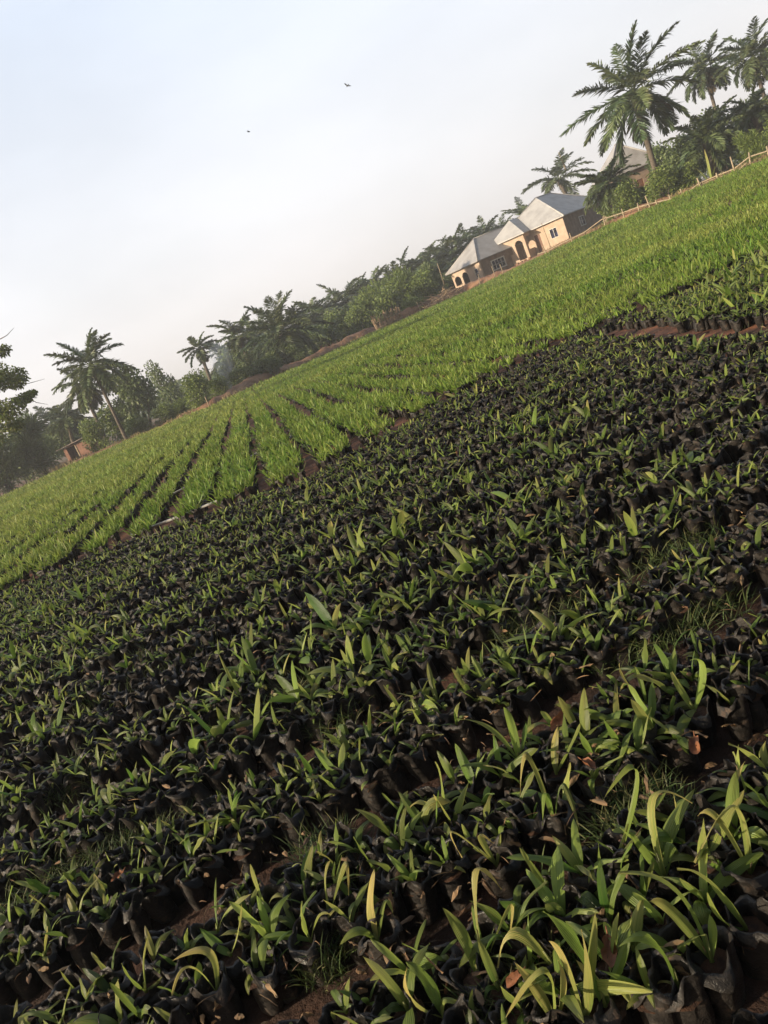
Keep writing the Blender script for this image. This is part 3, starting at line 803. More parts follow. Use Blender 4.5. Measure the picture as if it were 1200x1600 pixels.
palm_at((1024, 268), (990, 148), 72, 98, 'tallest oil palm, with a wide full crown, rising over the grey roofs at right', 3, nf=25, trunk_r=.22, nleaf=30, wl=.13, skirt=2, spread=.72, low=-48)
palm_at((1124, 200), (1101, 108), 98, 54, 'thinner oil palm between the tallest palm and the one at the right edge', 4, nf=28, trunk_r=.2, nleaf=24, wl=.13, skirt=5, low=-45)
palm_at((1212, 215), (1176, 88), 88, 60, 'oil palm cut by the right edge, on a slim bare trunk', 5, nf=28, trunk_r=.2, nleaf=26, wl=.12, skirt=3, low=-45)
palm_at((199, 690), (143, 572), 72, 64, 'tall oil palm on a slender leaning pale trunk at the left of the field', 6, nf=26, trunk_r=.13, nleaf=28, wl=.11, low=-48, spread=.85)
palm_at((166, 690), (128, 602), 84, 50, 'oil palm with brown hanging dead fronds behind the slender leaning palm', 7, nf=20, trunk_r=.17, nleaf=22, wl=.13, skirt=12, low=-55)
palm_at((120, 712), (104, 655), 88, 44, 'short drooping oil palm above the brick hut', 8, nf=20, trunk_r=.2, nleaf=20, wl=.13, low=-40)
palm_at((905, 345), (873, 282), 128, 52, 'oil palm with heavy arching fronds behind the roof of the nearer house', 9, nf=18, trunk_r=.25, nleaf=24, wl=.16, low=-30)
palm_at((962, 330), (950, 290), 79, 50, 'low dark oil palm with fronds across the nearer house roof', 10, nf=36, trunk_r=.3, nleaf=24, wl=.13, low=-40)
palm_at((1120, 278), (1100, 222), 70, 62, 'young stemless oil palm in the thicket behind the rail fence', 12, nf=24, trunk_r=.3, nleaf=24, wl=.12, low=-25)
palm_at((1200, 235), (1178, 178), 72, 55, 'low oil palm with arching pale fronds under the right-edge palm', 13, nf=20, trunk_r=.3, nleaf=24, wl=.12, low=-20)
palm_at((456, 566), (441, 520), 90, 74, 'big bushy oil palm whose fronds start near the ground, left of the small shed', 14, nf=44, trunk_r=.3, nleaf=24, wl=.14, low=-58)
palm_at((395, 580), (375, 528), 100, 48, 'oil palm left of the big bushy one, behind the drifting smoke', 15, nf=24, trunk_r=.28, nleaf=22, wl=.15)
palm_at((330, 600), (311, 546), 106, 34, 'small oil palm standing left of the smoke', 16, nf=20, trunk_r=.22, nleaf=20, wl=.14)
# the plantation behind: four master palms, copied
masters = []
for k in range(4):
    ms = palm_mesh(40 + k, 5.2 + .5 * k, 4.8, nf=30, trunk_r=.26, nleaf=15, wl=.2, low=-62)
    masters.append(ms)
PL = [(405, 520, 128), (470, 500, 130), (490, 482, 122), (515, 480, 140), (535, 463, 126), (560, 458, 142), (580, 444, 128), (603, 440, 146), (622, 427, 130), (645, 420, 145), (664, 408, 128), (688, 398, 145), (702, 392, 130),
      (722, 380, 132), (742, 374, 148), (756, 362, 140), (780, 362, 150), (820, 333, 150), (838, 330, 146), (500, 506, 116), (548, 486, 116), (595, 466, 117), (640, 446, 118), (682, 425, 119), (355, 545, 125), (80, 655, 112), (40, 668, 118), (60, 690, 96)]
place_words = ['left of the shed', 'beside the big bushy palm', 'above the shed roof', 'over the shed', 'right of the shed roof', 'above the yellow-green thicket', 'behind the reed screen', 'above the reed screen', 'behind the thicket', 'above the brush heap',
               'left of the far house', 'by the far house corner', 'left of the far house roof', 'at the far house eave', 'behind the far house hip', 'above the far house ridge', 'over the far house ridge', 'between the two house roofs', 'touching the nearer house porch roof',
               'low behind the shed', 'low beside the thicket', 'low behind the thicket', 'low above the reed screen', 'low beside the bare poles', 'behind the smoke', 'far behind the brick hut', 'left of the hut, far back', 'beside the brick hut']
sizes = ['hazy', 'dark', 'pale', 'ragged', 'full-crowned']
first = [None] * 4
for k, (px, py, dep) in enumerate(PL):
    t = at(px, py, dep); gzz = float(gz(t[0], t[1])); m = k % 4
    sc = .86 * max((t[2] - gzz), 2.2) / (5.2 + .5 * m)
    loc = (t[0], t[1], gzz)
    lab = f'oil palm of the plantation, {place_words[k]}, under the pale sky'
    rz = rng.random() * 6.28
    s3 = (1.0, 1.0, sc) if sc < 1.25 else (sc * .85, sc * .85, sc)
    if first[m] is None:
        r_ = plant_palm(masters[m], loc, rz, lab, 'palms of the plantation behind the field'); r_.scale = s3; first[m] = r_
    else: copy_tree(first[m], loc, rz, s3, lab)

# ------------------------------------------------------------------ broadleaf trees and bushes
def crown_geo(seed, R_=1.0, n=2600, ls=0.10, nb=16, flat=1.0, spiky=False):
    """leaf-sized faces in clumps through a crown of unit radius (z from 0 to about 2)"""
    q = np.random.default_rng(seed); g = Geo()
    cs, rs = [], []
    for k in range(nb):
        a = q.random() * 6.28; rr = 0.72 * math.sqrt(q.random()); z = q.uniform(0.25, 1.75)
        rr *= math.sqrt(max(0.1, 1 - ((z - 0.85) / 1.1) ** 2))
        cs.append((rr * math.cos(a), rr * math.sin(a), z * flat)); rs.append(q.uniform(.22, .44))
    cs, rs = np.array(cs), np.array(rs)
    idx = q.choice(nb, n, p=rs ** 2 / (rs ** 2).sum())
    d = q.standard_normal((n, 3)); d /= np.linalg.norm(d, axis=1)[:, None]
    P = cs[idx] + d * (rs[idx] * q.random(n) ** 0.4)[:, None]
    P[:, 2] = np.maximum(P[:, 2], 0.02)
    dd = d + q.normal(0, .6, (n, 3)) + ([0, 0, .9] if spiky else [0, 0, -.1]); dd /= np.linalg.norm(dd, axis=1)[:, None]
    L = ls * q.uniform(.6, 1.4, n) * (1.9 if spiky else 1)
    hue = np.clip(0.5 + 0.22 * (q.random(nb)[idx] - .5) + q.normal(0, .2, n), 0, 1)
    P1 = P + dd * (L * .55)[:, None]; P2 = P1 + (dd * .8 - [0, 0, .45]) * (L * .5)[:, None]
    g.leaves(P, P1, P2, ls * (0.30 if spiky else 0.62), 2, 2, np.stack([hue, q.random(n) * .4, q.random(n)], 1), q.normal(0, 1, n), .25, 'strap')
    st = Geo()
    for k in range(7):
        c = cs[k % nb]
        st.tube([(q.normal(0, .05), q.normal(0, .05), -0.05), c * .5 + q.normal(0, .06, 3), c], [.035, .022, .008], 5)
    return g, st
BV = []
for k, (mat, sp, n, ls) in enumerate(((M_bush, False, 3000, .12), (M_bush, False, 3600, .10), (M_lime, False, 3000, .11), (M_lime, True, 3400, .13), (M_bush, True, 3400, .15), (M_lime, False, 2600, .14))):
    g, st = crown_geo(200 + k, 1, n, ls, 18 + 2 * k, 1.0, sp)
    BV.append((st.mesh('stem', M_bark, True), g.mesh('crown', mat)))
# masters built lazily: (variant -> first object)
bfirst = {}
def bush(px, py, depth, wpx, hpx, var, label, name='bush', cat='bush', group=None, sink=0.0):
    b = on_ground(px, py, depth)
    s = px_m(depth)
    sx, sz = wpx * s / 2.1, hpx * s / 2.25
    rz = rng.random() * 6.28
    scale = (sx, sx * 0.9, sz)
    loc = (b[0], b[1], b[2] - sink)
    key = (var, name)
    if key not in bfirst:
        o = empty(name, loc, rz, label, cat, group); o.scale = scale
        obj('trunk' if name.endswith('tree') else 'stem', BV[var][0], o); obj('crown', BV[var][1], o)
        bfirst[key] = o
    else:
        o = copy_tree(bfirst[key], loc, rz, scale, label, group)
        o['category'] = cat
    return o
# left
bush(15, 762, 74, 95, 112, 4, 'dark feathery thicket at the left edge above the field corner')
bush(72, 738, 78, 100, 100, 4, 'dark feathery thicket left of the brick hut')
bush(-45, 790, 72, 110, 130, 1, 'dark leafy thicket cut off by the left edge')
bush(105, 700, 92, 70, 70, 0, 'dark bush right behind the brick hut roof')
bush(165, 708, 74, 62, 62, 2, 'light green shrub between the brick hut and the slender palm trunk')
bush(190, 668, 88, 70, 66, 5, 'dry brownish-green shrub behind the slender palm trunk')
bush(232, 668, 84, 92, 118, 0, 'dense dark broadleaf tree just right of the slender palm', 'broadleaf_tree', 'tree')
bush(276, 640, 100, 70, 102, 1, 'second dark broadleaf tree, left of the smoke', 'broadleaf_tree', 'tree')
bush(320, 634, 73, 66, 66, 2, 'rounded bright green tree standing alone before the dark trees', 'broadleaf_tree', 'tree')
for k, (px, py, w, h, v) in enumerate(((222, 682, 56, 34, 3), (262, 664, 60, 36, 2), (288, 652, 50, 32, 3), (345, 626, 62, 40, 2), (385, 606, 60, 40, 0), (425, 592, 58, 40, 0))):
    bush(px, py, 78, w, h, v, ['hedge bush at the foot of the slender palm', 'second hedge bush from the slender palm', 'middle hedge bush under the rounded tree', 'hedge bush below the smoke', 'dark low bush on the bank, right of the smoke', 'dark low bush on the bank under the big bushy palm'][k], 'hedge_bush', 'bush', 'bushes along the bank')
# middle
bush(505, 548, 98, 84, 50, 0, 'dark bushes in front of the small shed')
bush(548, 522, 104, 70, 50, 4, 'dark feathery bush right of the small shed')
bush(590, 498, 106, 84, 76, 3, 'yellow-green feathery thicket left of the reed screen')
bush(640, 476, 104, 90, 80, 3, 'yellow-green feathery thicket behind the reed screen')
bush(676, 456, 108, 50, 66, 4, 'dark feathery thicket left of the far house')
bush(650, 478, 96, 62, 30, 2, 'light green low bush between the reed screen and the brush heap')
bush(700, 448, 118, 56, 40, 0, 'dark bush at the left corner of the far house')
bush(430, 582, 86, 60, 40, 4, 'dark feathery undergrowth below the big bushy palm')
bush(470, 566, 86, 56, 40, 1, 'dark leafy undergrowth right of the big bushy palm foot')
bush(612, 486, 99, 70, 62, 5, 'pale green bush right behind the reed screen')
bush(565, 512, 100, 60, 52, 2, 'bright leafy bush between shed and reed screen')
bush(668, 462, 101, 62, 62, 2, 'bright leafy bush behind the brush heap')
bush(530, 530, 112, 60, 56, 5, 'pale green bush behind the small shed')
bush(400, 592, 92, 66, 60, 1, 'broad dark bush right of the smoke')
bush(370, 604, 104, 60, 66, 5, 'pale green bush behind the smoke')
# right
bush(956, 341, 80, 40, 40, 5, 'pale shrub beside the side wall of the nearer house')
bush(985, 334, 76, 70, 56, 2, 'bright leafy shrub just behind the sagging rail')
bush(1044, 313, 69, 70, 58, 2, 'leafy mid-green shrub behind the middle of the rail fence')
bush(1050, 292, 84, 80, 92, 0, 'dark bush below the tallest palm trunk')
bush(1000, 316, 88, 60, 34, 1, 'dark bush under the third roof')
bush(1082, 292, 74, 84, 96, 1, 'big dark bush behind the young stemless palm')
bush(1135, 272, 78, 110, 112, 0, 'largest dark bush at the upper right, under the two slim palms')
bush(1192, 252, 80, 80, 96, 4, 'dark feathery thicket at the right edge behind the fence')
bush(1182, 254, 63, 54, 60, 3, 'yellow-green shrub close to the right edge by the fence')
bush(1225, 242, 66, 60, 62, 2, 'green shrub cut by the right edge behind the fence')
bush(1078, 299, 69, 54, 48, 5, 'small bright shrub at a fence post')

bush(978, 333, 77, 50, 40, 0, 'dark bush under the low palm beside the nearer house')
bush(1010, 322, 80, 56, 36, 4, 'dark feathery bush under the third roof, behind the rail')
# yellow young leaf plant by the fence
g = Geo(); b = on_ground(1112, 287, 62); q = np.random.default_rng(5)
P2s = [at(1100, 232, 62) - b, at(1086, 262, 62.3) - b, at(1118, 258, 61.5) - b, at(1130, 275, 62) - b]
P0 = np.tile([0, 0, .2], (4, 1)); P1 = np.array([p * .5 + np.array([0, 0, .4]) for p in P2s])
g.leaves(P0, P1, np.array(P2s), .38, 6, 3, np.array([(1, .9, .9), (.8, .6, .7), (.7, .5, .6), (.6, .3, .5)]), None, .3, 'strap')
st = Geo(); st.tube([(0, 0, -.1), (0.03, 0, .5)], [.10, .07], 8)
ro = empty('banana_plant', b, 0, 'young plant with tall pale yellow leaf behind the rail fence', 'plant')
st.build('stem', M_bark, ro, True); g.build('leaves', M_lime, ro, True)

# left-edge tree reaching in from outside the frame
def edge_tree():
    b = on_ground(-95, 800, 48)
    q = np.random.default_rng(31)
    root = empty('broadleaf_tree', b, 0, 'airy broadleaf tree reaching in at the left edge against the sky', 'tree')
    clumps = [((-70, 560), 42), ((2, 548), 13), ((-20, 590), 30), ((18, 588), 20), ((-8, 600), 22), ((28, 597), 13), ((12, 640), 24), ((38, 622), 14), ((-25, 650), 30), ((48, 615), 8), ((20, 665), 15), ((-40, 690), 40), ((-80, 640), 45)]
    tr = Geo(); lf = Geo()
    top = at(-90, 640, 48) - b
    tr.tube([(0, 0, -.3), top * .5 + np.array([.1, 0, 0]), top, at(-75, 570, 48) - b], [.28, .22, .15, .06], 9, jit=.1)
    for (pp, rp_) in clumps:
        c = at(pp[0], pp[1], 48 + q.uniform(-1.5, 1.5)) - b; r_ = rp_ * px_m(48)
        tr.tube([top * q.uniform(.8, 1.0), (top + c) * .5 + np.array([0, 0, -.15]), c], [.06, .035, .012], 5)
        n = int(160 + 900 * r_ ** 1.6); r_ *= 1.2
        d = q.standard_normal((n, 3)); d /= np.linalg.norm(d, axis=1)[:, None]; d[:, 2] *= .55
        P = c + d * (r_ * q.random(n) ** .45)[:, None]
        dd = d * .6 + q.normal(0, .6, (n, 3)); dd /= np.linalg.norm(dd, axis=1)[:, None]
        L = q.uniform(.10, .22, n)
        P1 = P + dd * (L * .5)[:, None]; P2 = P1 + (dd * .7 - [0, 0, .5]) * (L * .5)[:, None]
        lf.leaves(P, P1, P2, .11, 2, 2, None, q.normal(0, 1, n), .2, 'strap')
    for (a, c) in (((20, 600), (70, 592)), ((40, 620), (75, 632)), ((0, 530), (22, 512))):
        tr.tube([at(*a, 48) - b, at((a[0] + c[0]) / 2, (a[1] + c[1]) / 2 + 3, 48) - b, at(*c, 48) - b], [.03, .02, .008], 5)
    tr.build('trunk', M_bark, root, True); lf.build('crown', M_lime, root)
edge_tree()

# far-off wood that reads as one mass
def wood():
    q = np.random.default_rng(8); g = Geo()
    n = 26000
    a = q.uniform(R(-36), R(42), n); r = q.uniform(190, 300, n)
    x, y = r * np.sin(a), r * np.cos(a)
    hmax = 3.0 + 4.0 * vnoise(a * 60, r * 0.02, 1.2, 3) + 2 * vnoise(a * 200, 0 * a, 1.0, 5)
    P = np.stack([x, y, gz(x, y) + hmax * q.random(n) ** .6], 1)
    d = q.standard_normal((n, 3)); d /= np.linalg.norm(d, axis=1)[:, None]
    P1 = P + d * .6; P2 = P1 + (d - [0, 0, .5]) * .6
    g.leaves(P, P1, P2, 0.8, 2, 2, np.stack([q.random(n), .2 * q.random(n), q.random(n)], 1), q.normal(0, 1, n), .2, 'strap')
    tag(g.build('distant_wood', M_bush), 'far-off wood closing the horizon behind the palms', 'wood', None, 'stuff')
wood()

# ------------------------------------------------------------------ houses
M_plaster = simple('cream_plaster', (0.44, 0.325, 0.24), (0.56, 0.43, 0.325), 1.4, 0.9, 0.15, 0.01)
def block_material():
    m, n, l, b = newmat('sandcrete_block')
    t = n.new('ShaderNodeTexCoord'); mp_ = n.new('ShaderNodeMapping'); mp_.inputs['Rotation'].default_value = (R(90), 0, R(90)); mp_.inputs['Scale'].default_value = (1, 1, 1)
    sx = n.new('ShaderNodeSeparateXYZ'); l.new(t.outputs['Object'], sx.inputs[0])
    ad = n.new('ShaderNodeMath'); ad.operation = 'ADD'; l.new(sx.outputs['X'], ad.inputs[0]); l.new(sx.outputs['Y'], ad.inputs[1])
    cb = n.new('ShaderNodeCombineXYZ'); l.new(ad.outputs[0], cb.inputs['X']); l.new(sx.outputs['Z'], cb.inputs['Y'])
    br = n.new('ShaderNodeTexBrick'); br.inputs['Scale'].default_value = 1.0; br.inputs['Brick Width'].default_value = .45; br.inputs['Row Height'].default_value = .225; br.inputs['Mortar Size'].default_value = .012
    br.inputs['Color1'].default_value = (.40, .30, .225, 1); br.inputs['Color2'].default_value = (.33, .245, .185, 1); br.inputs['Mortar'].default_value = (.34, .28, .22, 1)
    l.new(cb.outputs[0], br.inputs['Vector'])
    st_ = ramp(n, l, noise(n, l, 1.3, 5), [(.3, (.62, .60, .58)), (.7, (1.05, 1.0, .96))])
    l.new(mixc(n, l, 1.0, br.outputs['Color'], st_, 'MULTIPLY'), b.inputs['Base Color'])
    b.inputs['Roughness'].default_value = .95
    return m
M_block = block_material()
def roof_material(name, base, streak):
    m, n, l, b = newmat(name)
    f = noise(n, l, .9, 6, .6)
    l.new(ramp(n, l, f, [(.3, streak), (.6, base)]), b.inputs['Base Color'])
    b.inputs['Metallic'].default_value = .12; b.inputs['Roughness'].default_value = .5
    t = n.new('ShaderNodeTexCoord'); wv = n.new('ShaderNodeTexWave'); wv.inputs['Scale'].default_value = 2.2; wv.inputs['Distortion'].default_value = 0
    l.new(t.outputs['UV'], wv.inputs['Vector']); bump(n, l, b, wv.outputs['Fac'], .5, .03)
    return m
M_roof = roof_material('aluminium_roof', (.50, .49, .48), (.36, .35, .345))
M_roof2 = roof_material('older_aluminium_roof', (.40, .385, .375), (.29, .27, .255))
M_frame = simple('white_frame', (.62, .60, .56), (.72, .70, .66), 5, .6, .05)
def glass_material():
    m, n, l, b = newmat('window_glass')
    l.new(ramp(n, l, noise(n, l, 2.5, 2), [(.40, (.012, .013, .018)), (.62, (.030, .034, .085))]), b.inputs['Base Color'])
    b.inputs['Roughness'].default_value = .12
    return m
M_glass = glass_material()
M_dark = simple('dark_doorway', (.035, .020, .014), (.075, .042, .028), 3, .8, 0)
M_door = simple('brown_door', (.13, .055, .03), (.20, .09, .045), 6, .6, .1)

def wall_panel(g, x0, x1, z0, z1, th, ops, axis='x', off=0.0, m=0):
    """wall along an axis with openings (a0, a1, b0, b1, arch)"""
    def bx(a0, a1, b0, b1):
        if a1 - a0 < 1e-4 or b1 - b0 < 1e-4: return
        if axis == 'x': g.box(a0, a1, off, off + th, b0, b1, m)
        else: g.box(off - th, off, a0, a1, b0, b1, m)
    cur = x0
    for (a0, a1, b0, b1, arch) in sorted(ops):
        bx(cur, a0, z0, z1); bx(a0, a1, z0, b0)
        if arch:
            n = 10
            for k in range(n):
                u0, u1 = a0 + (a1 - a0) * k / n, a0 + (a1 - a0) * (k + 1) / n
                um = ((u0 + u1) / 2 - (a0 + a1) / 2) / ((a1 - a0) / 2)
                bx(u0, u1, b1 + arch * math.sqrt(max(0, 1 - um * um)), z1)
        else: bx(a0, a1, b1, z1)
        cur = a1
    bx(cur, x1, z0, z1)

def hip(g, x0, x1, y0, y1, z, rise, th=.10, m=0, yend=None, front_only=False):
    """hip roof, ridge along y, as a closed shell with a fascia"""
    h = (x1 - x0) / 2; xm = (x0 + x1) / 2
    ya, yb = y0 + h * .92, (y1 - h * .92 if not front_only else y1)
    A, B, C_, D = (x0, y0, z), (x1, y0, z), (x1, y1, z), (x0, y1, z)
    E, F_ = (xm, ya, z + rise), (xm, yb, z + rise)
    def face(pts, uvs): g.add(pts, [(0, 1, 2, 3)] if len(pts) == 4 else [(0, 1, 2, -1)], uvs, m=m)
    def uvp(pts, ax): return [((p[0] if ax == 'x' else p[1]), p[2]) for p in pts]
    for pts, ax in (([A, B, E], 'x'), ([B, C_, F_, E], 'y'), ([D, A, E, F_], 'y')): face(pts, uvp(pts, ax))
    if not front_only: face([C_, D, F_], uvp([C_, D, F_], 'x'))
    g.box(x0 + .012, x1 - .012, y0 + .012, y1 - .012, z - th, z - .008, m)

def window(parent, axis, a0, a1, b0, b1, off, th, frame=.09, bars=(1, 1), sill=True, proud=.03):
    """frame + pane seated in an opening; off = outer wall face, wall lies behind it (y+ for x walls, x- for y walls)"""
    fr = Geo(); pn = Geo()
    def bx(g, u0, u1, v0, v1, d0, d1):
        if axis == 'x': g.box(u0, u1, off + d0, off + d1, v0, v1)
        else: g.box(off - d1, off - d0, u0, u1, v0, v1)
    f = frame
    bx(fr, a0 - f, a1 + f, b1, b1 + f, -proud, .06); bx(fr, a0 - f, a1 + f, b0 - f, b0, -proud, .06)
    bx(fr, a0 - f, a0, b0, b1, -proud, .06); bx(fr, a1, a1 + f, b0, b1, -proud, .06)
    for k in range(1, bars[0] + 1):
        u = a0 + (a1 - a0) * k / (bars[0] + 1); bx(fr, u - .025, u + .025, b0, b1, .02, .05)
    for k in range(1, bars[1] + 1):
        v = b0 + (b1 - b0) * k / (bars[1] + 1); bx(fr, a0, a1, v - .02, v + .02, .023, .047)
    bx(pn, a0, a1, b0, b1, .10, .13)
    w = fr.build('window', M_frame, parent)
    pn.build('pane', M_glass, w)
    return w

def house(name, corner, az_n, W, D, Hw, rise, label, roofmat, porch=None, front_ops=(), side_ops=(), front_win=(), side_win=(), door=None, base=1.2, plaster=None):
    s = az_n + R(270)
    sx, sy = math.sin(s), math.cos(s)
    root = empty(name, corner, math.atan2(sy, sx), label, 'house')
    th = .2
    g = Geo()
    wall_panel(g, -W, 0, -base, Hw, th, list(front_ops), 'x', 0.0, 0)
    wall_panel(g, -W, 0, -base, Hw, th, [], 'x', D - th, 1)
    wall_panel(g, th, D - th, -base, Hw, th, list(side_ops), 'y', -0.001, 1)
    g.box(-W + .001, -W + th, th, D - th, -base, Hw, 1)
    g.box(-W + th, -th - .001, th, D - th, Hw - .12, Hw - .02, 1)           # ceiling keeps the rooms dark
    g.build('wall', [plaster or M_plaster, M_block], root)
    g = Geo(); hip(g, -W - .55, .55, -.55, D + .55, Hw + .06, rise)
    rf = g.build('roof', roofmat, root)
    rc = Geo(); h = W / 2 + .55; xm = -W / 2; ya, yb = -.55 + h * .92, D + .55 - h * .92; zt = Hw + .06 + rise
    for a, b in (((xm, ya, zt), (xm, yb, zt)), ((.55, -.55, Hw + .06), (xm, ya, zt)), ((-W - .55, -.55, Hw + .06), (xm, ya, zt)), ((.55, D + .55, Hw + .06), (xm, yb, zt))):
        rc.tube([a, b], .09, 6)
    rc.build('ridge_cap', roofmat, rf, True)
    for (a0, a1, b0, b1, bars, fr) in front_win: window(root, 'x', a0, a1, b0, b1, 0.0, th, fr, bars)
    for (a0, a1, b0, b1, bars, fr) in side_win: window(root, 'y', a0, a1, b0, b1, -0.001, th, fr, bars)
    if door:
        dg = Geo(); dg.box(door[0], door[1], .08, .13, -base, door[2]); dg.build('door', M_door, root)
    if porch:
        px0, px1, pd, ops, prise = porch
        pg = Geo()
        wall_panel(pg, px0, px1, -base, Hw - .002, .18, ops, 'x', -pd, 0)
        pg.box(px0, px0 + .18, -pd + .18, -.002, -base, Hw - .002, 0)
        pg.box(px1 - .18, px1, -pd + .18, -pd + .5, -base, Hw - .002, 0)       # corner pier, the right side stays open
        pg.box(px1 - .18, px1, -pd + .5, -.002, -base, .75, 0)
        pg.box(px1 - .18, px1, -pd + .5, -.002, Hw - .5, Hw - .002, 0)
        pp = pg.build('porch', M_plaster, root)
        ro_ = Geo(); hip(ro_, px0 - .5, px1 + .5, -pd - .5, 2.2, Hw + .075, prise, front_only=True)
        ro_.build('porch_roof', roofmat, pp)
        pl = Geo(); pl.box(px0 - .1, px1 + .6, -pd - .9, -pd - .01, -base - .3, -base + .12); pl.build('step', M_bank, pp)
    return root

c2 = on_ground(889, 371, 106)
house('bungalow', (c2[0], c2[1], c2[2] + .25), R(-135), 10, 13.5, 2.95, 3.75, 'cream-fronted bungalow with arched porch and shiny metal hip roof, nearer of the two', M_roof,
      porch=(-10, -5.1, 1.9, [(-9.35, -7.35, .95, 1.65, .55), (-6.75, -5.55, -.2, 1.75, .6)], 2.3),
      front_ops=[(-4.7, -3.8, -.2, 2.1, 0), (-2.3, -1.3, .85, 2.0, 0), (-8.9, -7.6, .9, 2.0, 0)],
      front_win=[(-2.3, -1.3, .85, 2.0, (1, 0), .05), (-8.9, -7.6, .9, 2.0, (2, 1), .05)], door=(-4.7, -3.8, 2.1),
      side_ops=[(4.6, 6.0, .95, 2.05, 0)], side_win=[(4.6, 6.0, .95, 2.05, (1, 1), .12)])
c1 = on_ground(758, 437, 108)
house('bungalow', (c1[0], c1[1], c1[2] + .15), R(-114), 7, 13.5, 2.8, 3.0, 'further bungalow at left with grey weathered hip roof and bare block side wall', M_roof2,
      front_ops=[(-6.6, -5.1, .8, 1.5, .55), (-4.6, -3.2, -.2, 1.6, .6), (-1.5, -.8, .9, 2.0, 0)],
      front_win=[(-1.5, -.8, .9, 2.0, (0, 1), .05)],
      side_ops=[(2.0, 4.1, .95, 2.05, 0)], side_win=[(2.0, 4.1, .95, 2.05, (3, 1), .16)])
c3 = on_ground(1044, 305, 92)
house('bungalow', (c3[0], c3[1], c3[2] + 1.3), R(180), 5.6, 5.6, 3.2, 3.4, 'third house, its grey hip roof and some wall showing under the tallest palm', M_roof2,
      side_ops=[(2, 3.4, .9, 2.0, 0)], side_win=[(2, 3.4, .9, 2.0, (1, 1), .1)], front_ops=[(-3.2, -2.2, -.2, 2.0, 0)], door=(-3.2, -2.2, 2.0), plaster=M_block)

# rubble and building blocks by the nearer porch
q = np.random.default_rng(14)
for k in range(7):
    b = on_ground(809 + 6.5 * (k % 4) + q.uniform(-1, 1), 413 - 3.0 * (k % 4) + 1.5, 97 + q.uniform(-1, 1))
    g = Geo()
    n = 7; th = np.arange(n) * 6.283 / n; rr = q.uniform(.18, .42)
    V = np.vstack([np.stack([rr * np.cos(th) * q.uniform(.7, 1.2, n), rr * np.sin(th) * q.uniform(.7, 1.2, n), q.uniform(-.1, .1, n)], 1), np.stack([.6 * rr * np.cos(th) * q.uniform(.7, 1.2, n), .6 * rr * np.sin(th), q.uniform(.35, .6, n)], 1), [(0, 0, .55)]])
    Q = [(i, (i + 1) % n, n + (i + 1) % n, n + i) for i in range(n)] + [(2 * n, n + i, n + (i + 1) % n, -1) for i in range(n)]
    g.add(V, Q)
    o = g.build('earth_lump', M_bank); o.location = (b[0], b[1], b[2])
    tag(o, 'lump of reddish building earth heaped before the nearer porch', 'earth', 'lumps of earth in front of the porch')

# brick hut at the left
M_brick = simple('mud_brick', (.17, .085, .06), (.28, .155, .11), 3, .95, .4, .03)
M_rust = simple('rusty_sheet', (.16, .12, .11), (.30, .25, .23), 2.5, .7, .2, .02, .2)
def hut():
    b = on_ground(130, 716, 84)
    root = empty('brick_hut', (b[0], b[1], b[2]), R(-18), 'small red mud-brick hut with open front and sloping metal roof, left of the slender palm', 'hut')
    g = Geo()
    wall_panel(g, -1.75, 1.7, -.3, 1.75, .18, [(-1.35, -.25, .1, 1.65, 0)], 'x', 0, 0)
    g.box(-1.75, -1.57, .18, 2.2, -.3, 1.75); g.box(1.52, 1.7, .18, 2.2, -.3, 1.75); g.box(-1.57, 1.52, 2.02, 2.2, -.3, 1.75)
    g.build('wall', M_brick, root)
    r_ = Geo()
    V = [(-2.2, -.55, 1.80), (2.1, -.55, 2.02), (2.1, 2.6, 1.92), (-2.2, 2.6, 1.72)]
    r_.add(V + [(x, y, z + .06) for x, y, z in V], [(3, 2, 1, 0), (4, 5, 6, 7), (0, 1, 5, 4), (1, 2, 6, 5), (2, 3, 7, 6), (3, 0, 4, 7)])
    r_.build('roof', M_rust, root)
    p = Geo(); p.box(-.24, -.12, -.06, -.01, -.3, 1.74); p.build('post', M_wood, root)
hut()
# shed in the palms
def shed():
    b = on_ground(500, 527, 108)
    root = empty('open_shed', b, R(8), 'small open shed with reddish roof and low pinkish wall among the palms', 'shed')
    g = Geo(); g.box(-2.2, .5, 0, .18, -.3, 1.0); g.box(.5, 2.0, .0, .18, -.3, .8); g.box(1.82, 2.0, .18, 2.2, -.3, 1.6); g.build('wall', M_brick, root)
    r_ = Geo()
    for V in ([(-.9, -.4, 1.35), (1.0, -.4, 2.35), (1.0, 2.6, 2.35), (-.9, 2.6, 1.35)], [(1.004, -.4, 2.35), (2.5, -.4, 1.6), (2.5, 2.6, 1.6), (1.004, 2.6, 2.35)]):
        r_.add(V + [(x, y, z + .07) for x, y, z in V], [(3, 2, 1, 0), (4, 5, 6, 7), (0, 1, 5, 4), (1, 2, 6, 5), (2, 3, 7, 6), (3, 0, 4, 7)])
    r_.build('roof', M_brick, root)
    for x in (-.8, 2.35):
        p = Geo(); p.tube([(x, -.2, -.3), (x, -.2, 1.4 if x < 0 else 1.62)], .06, 6); p.build('post', M_wood, root)
shed()

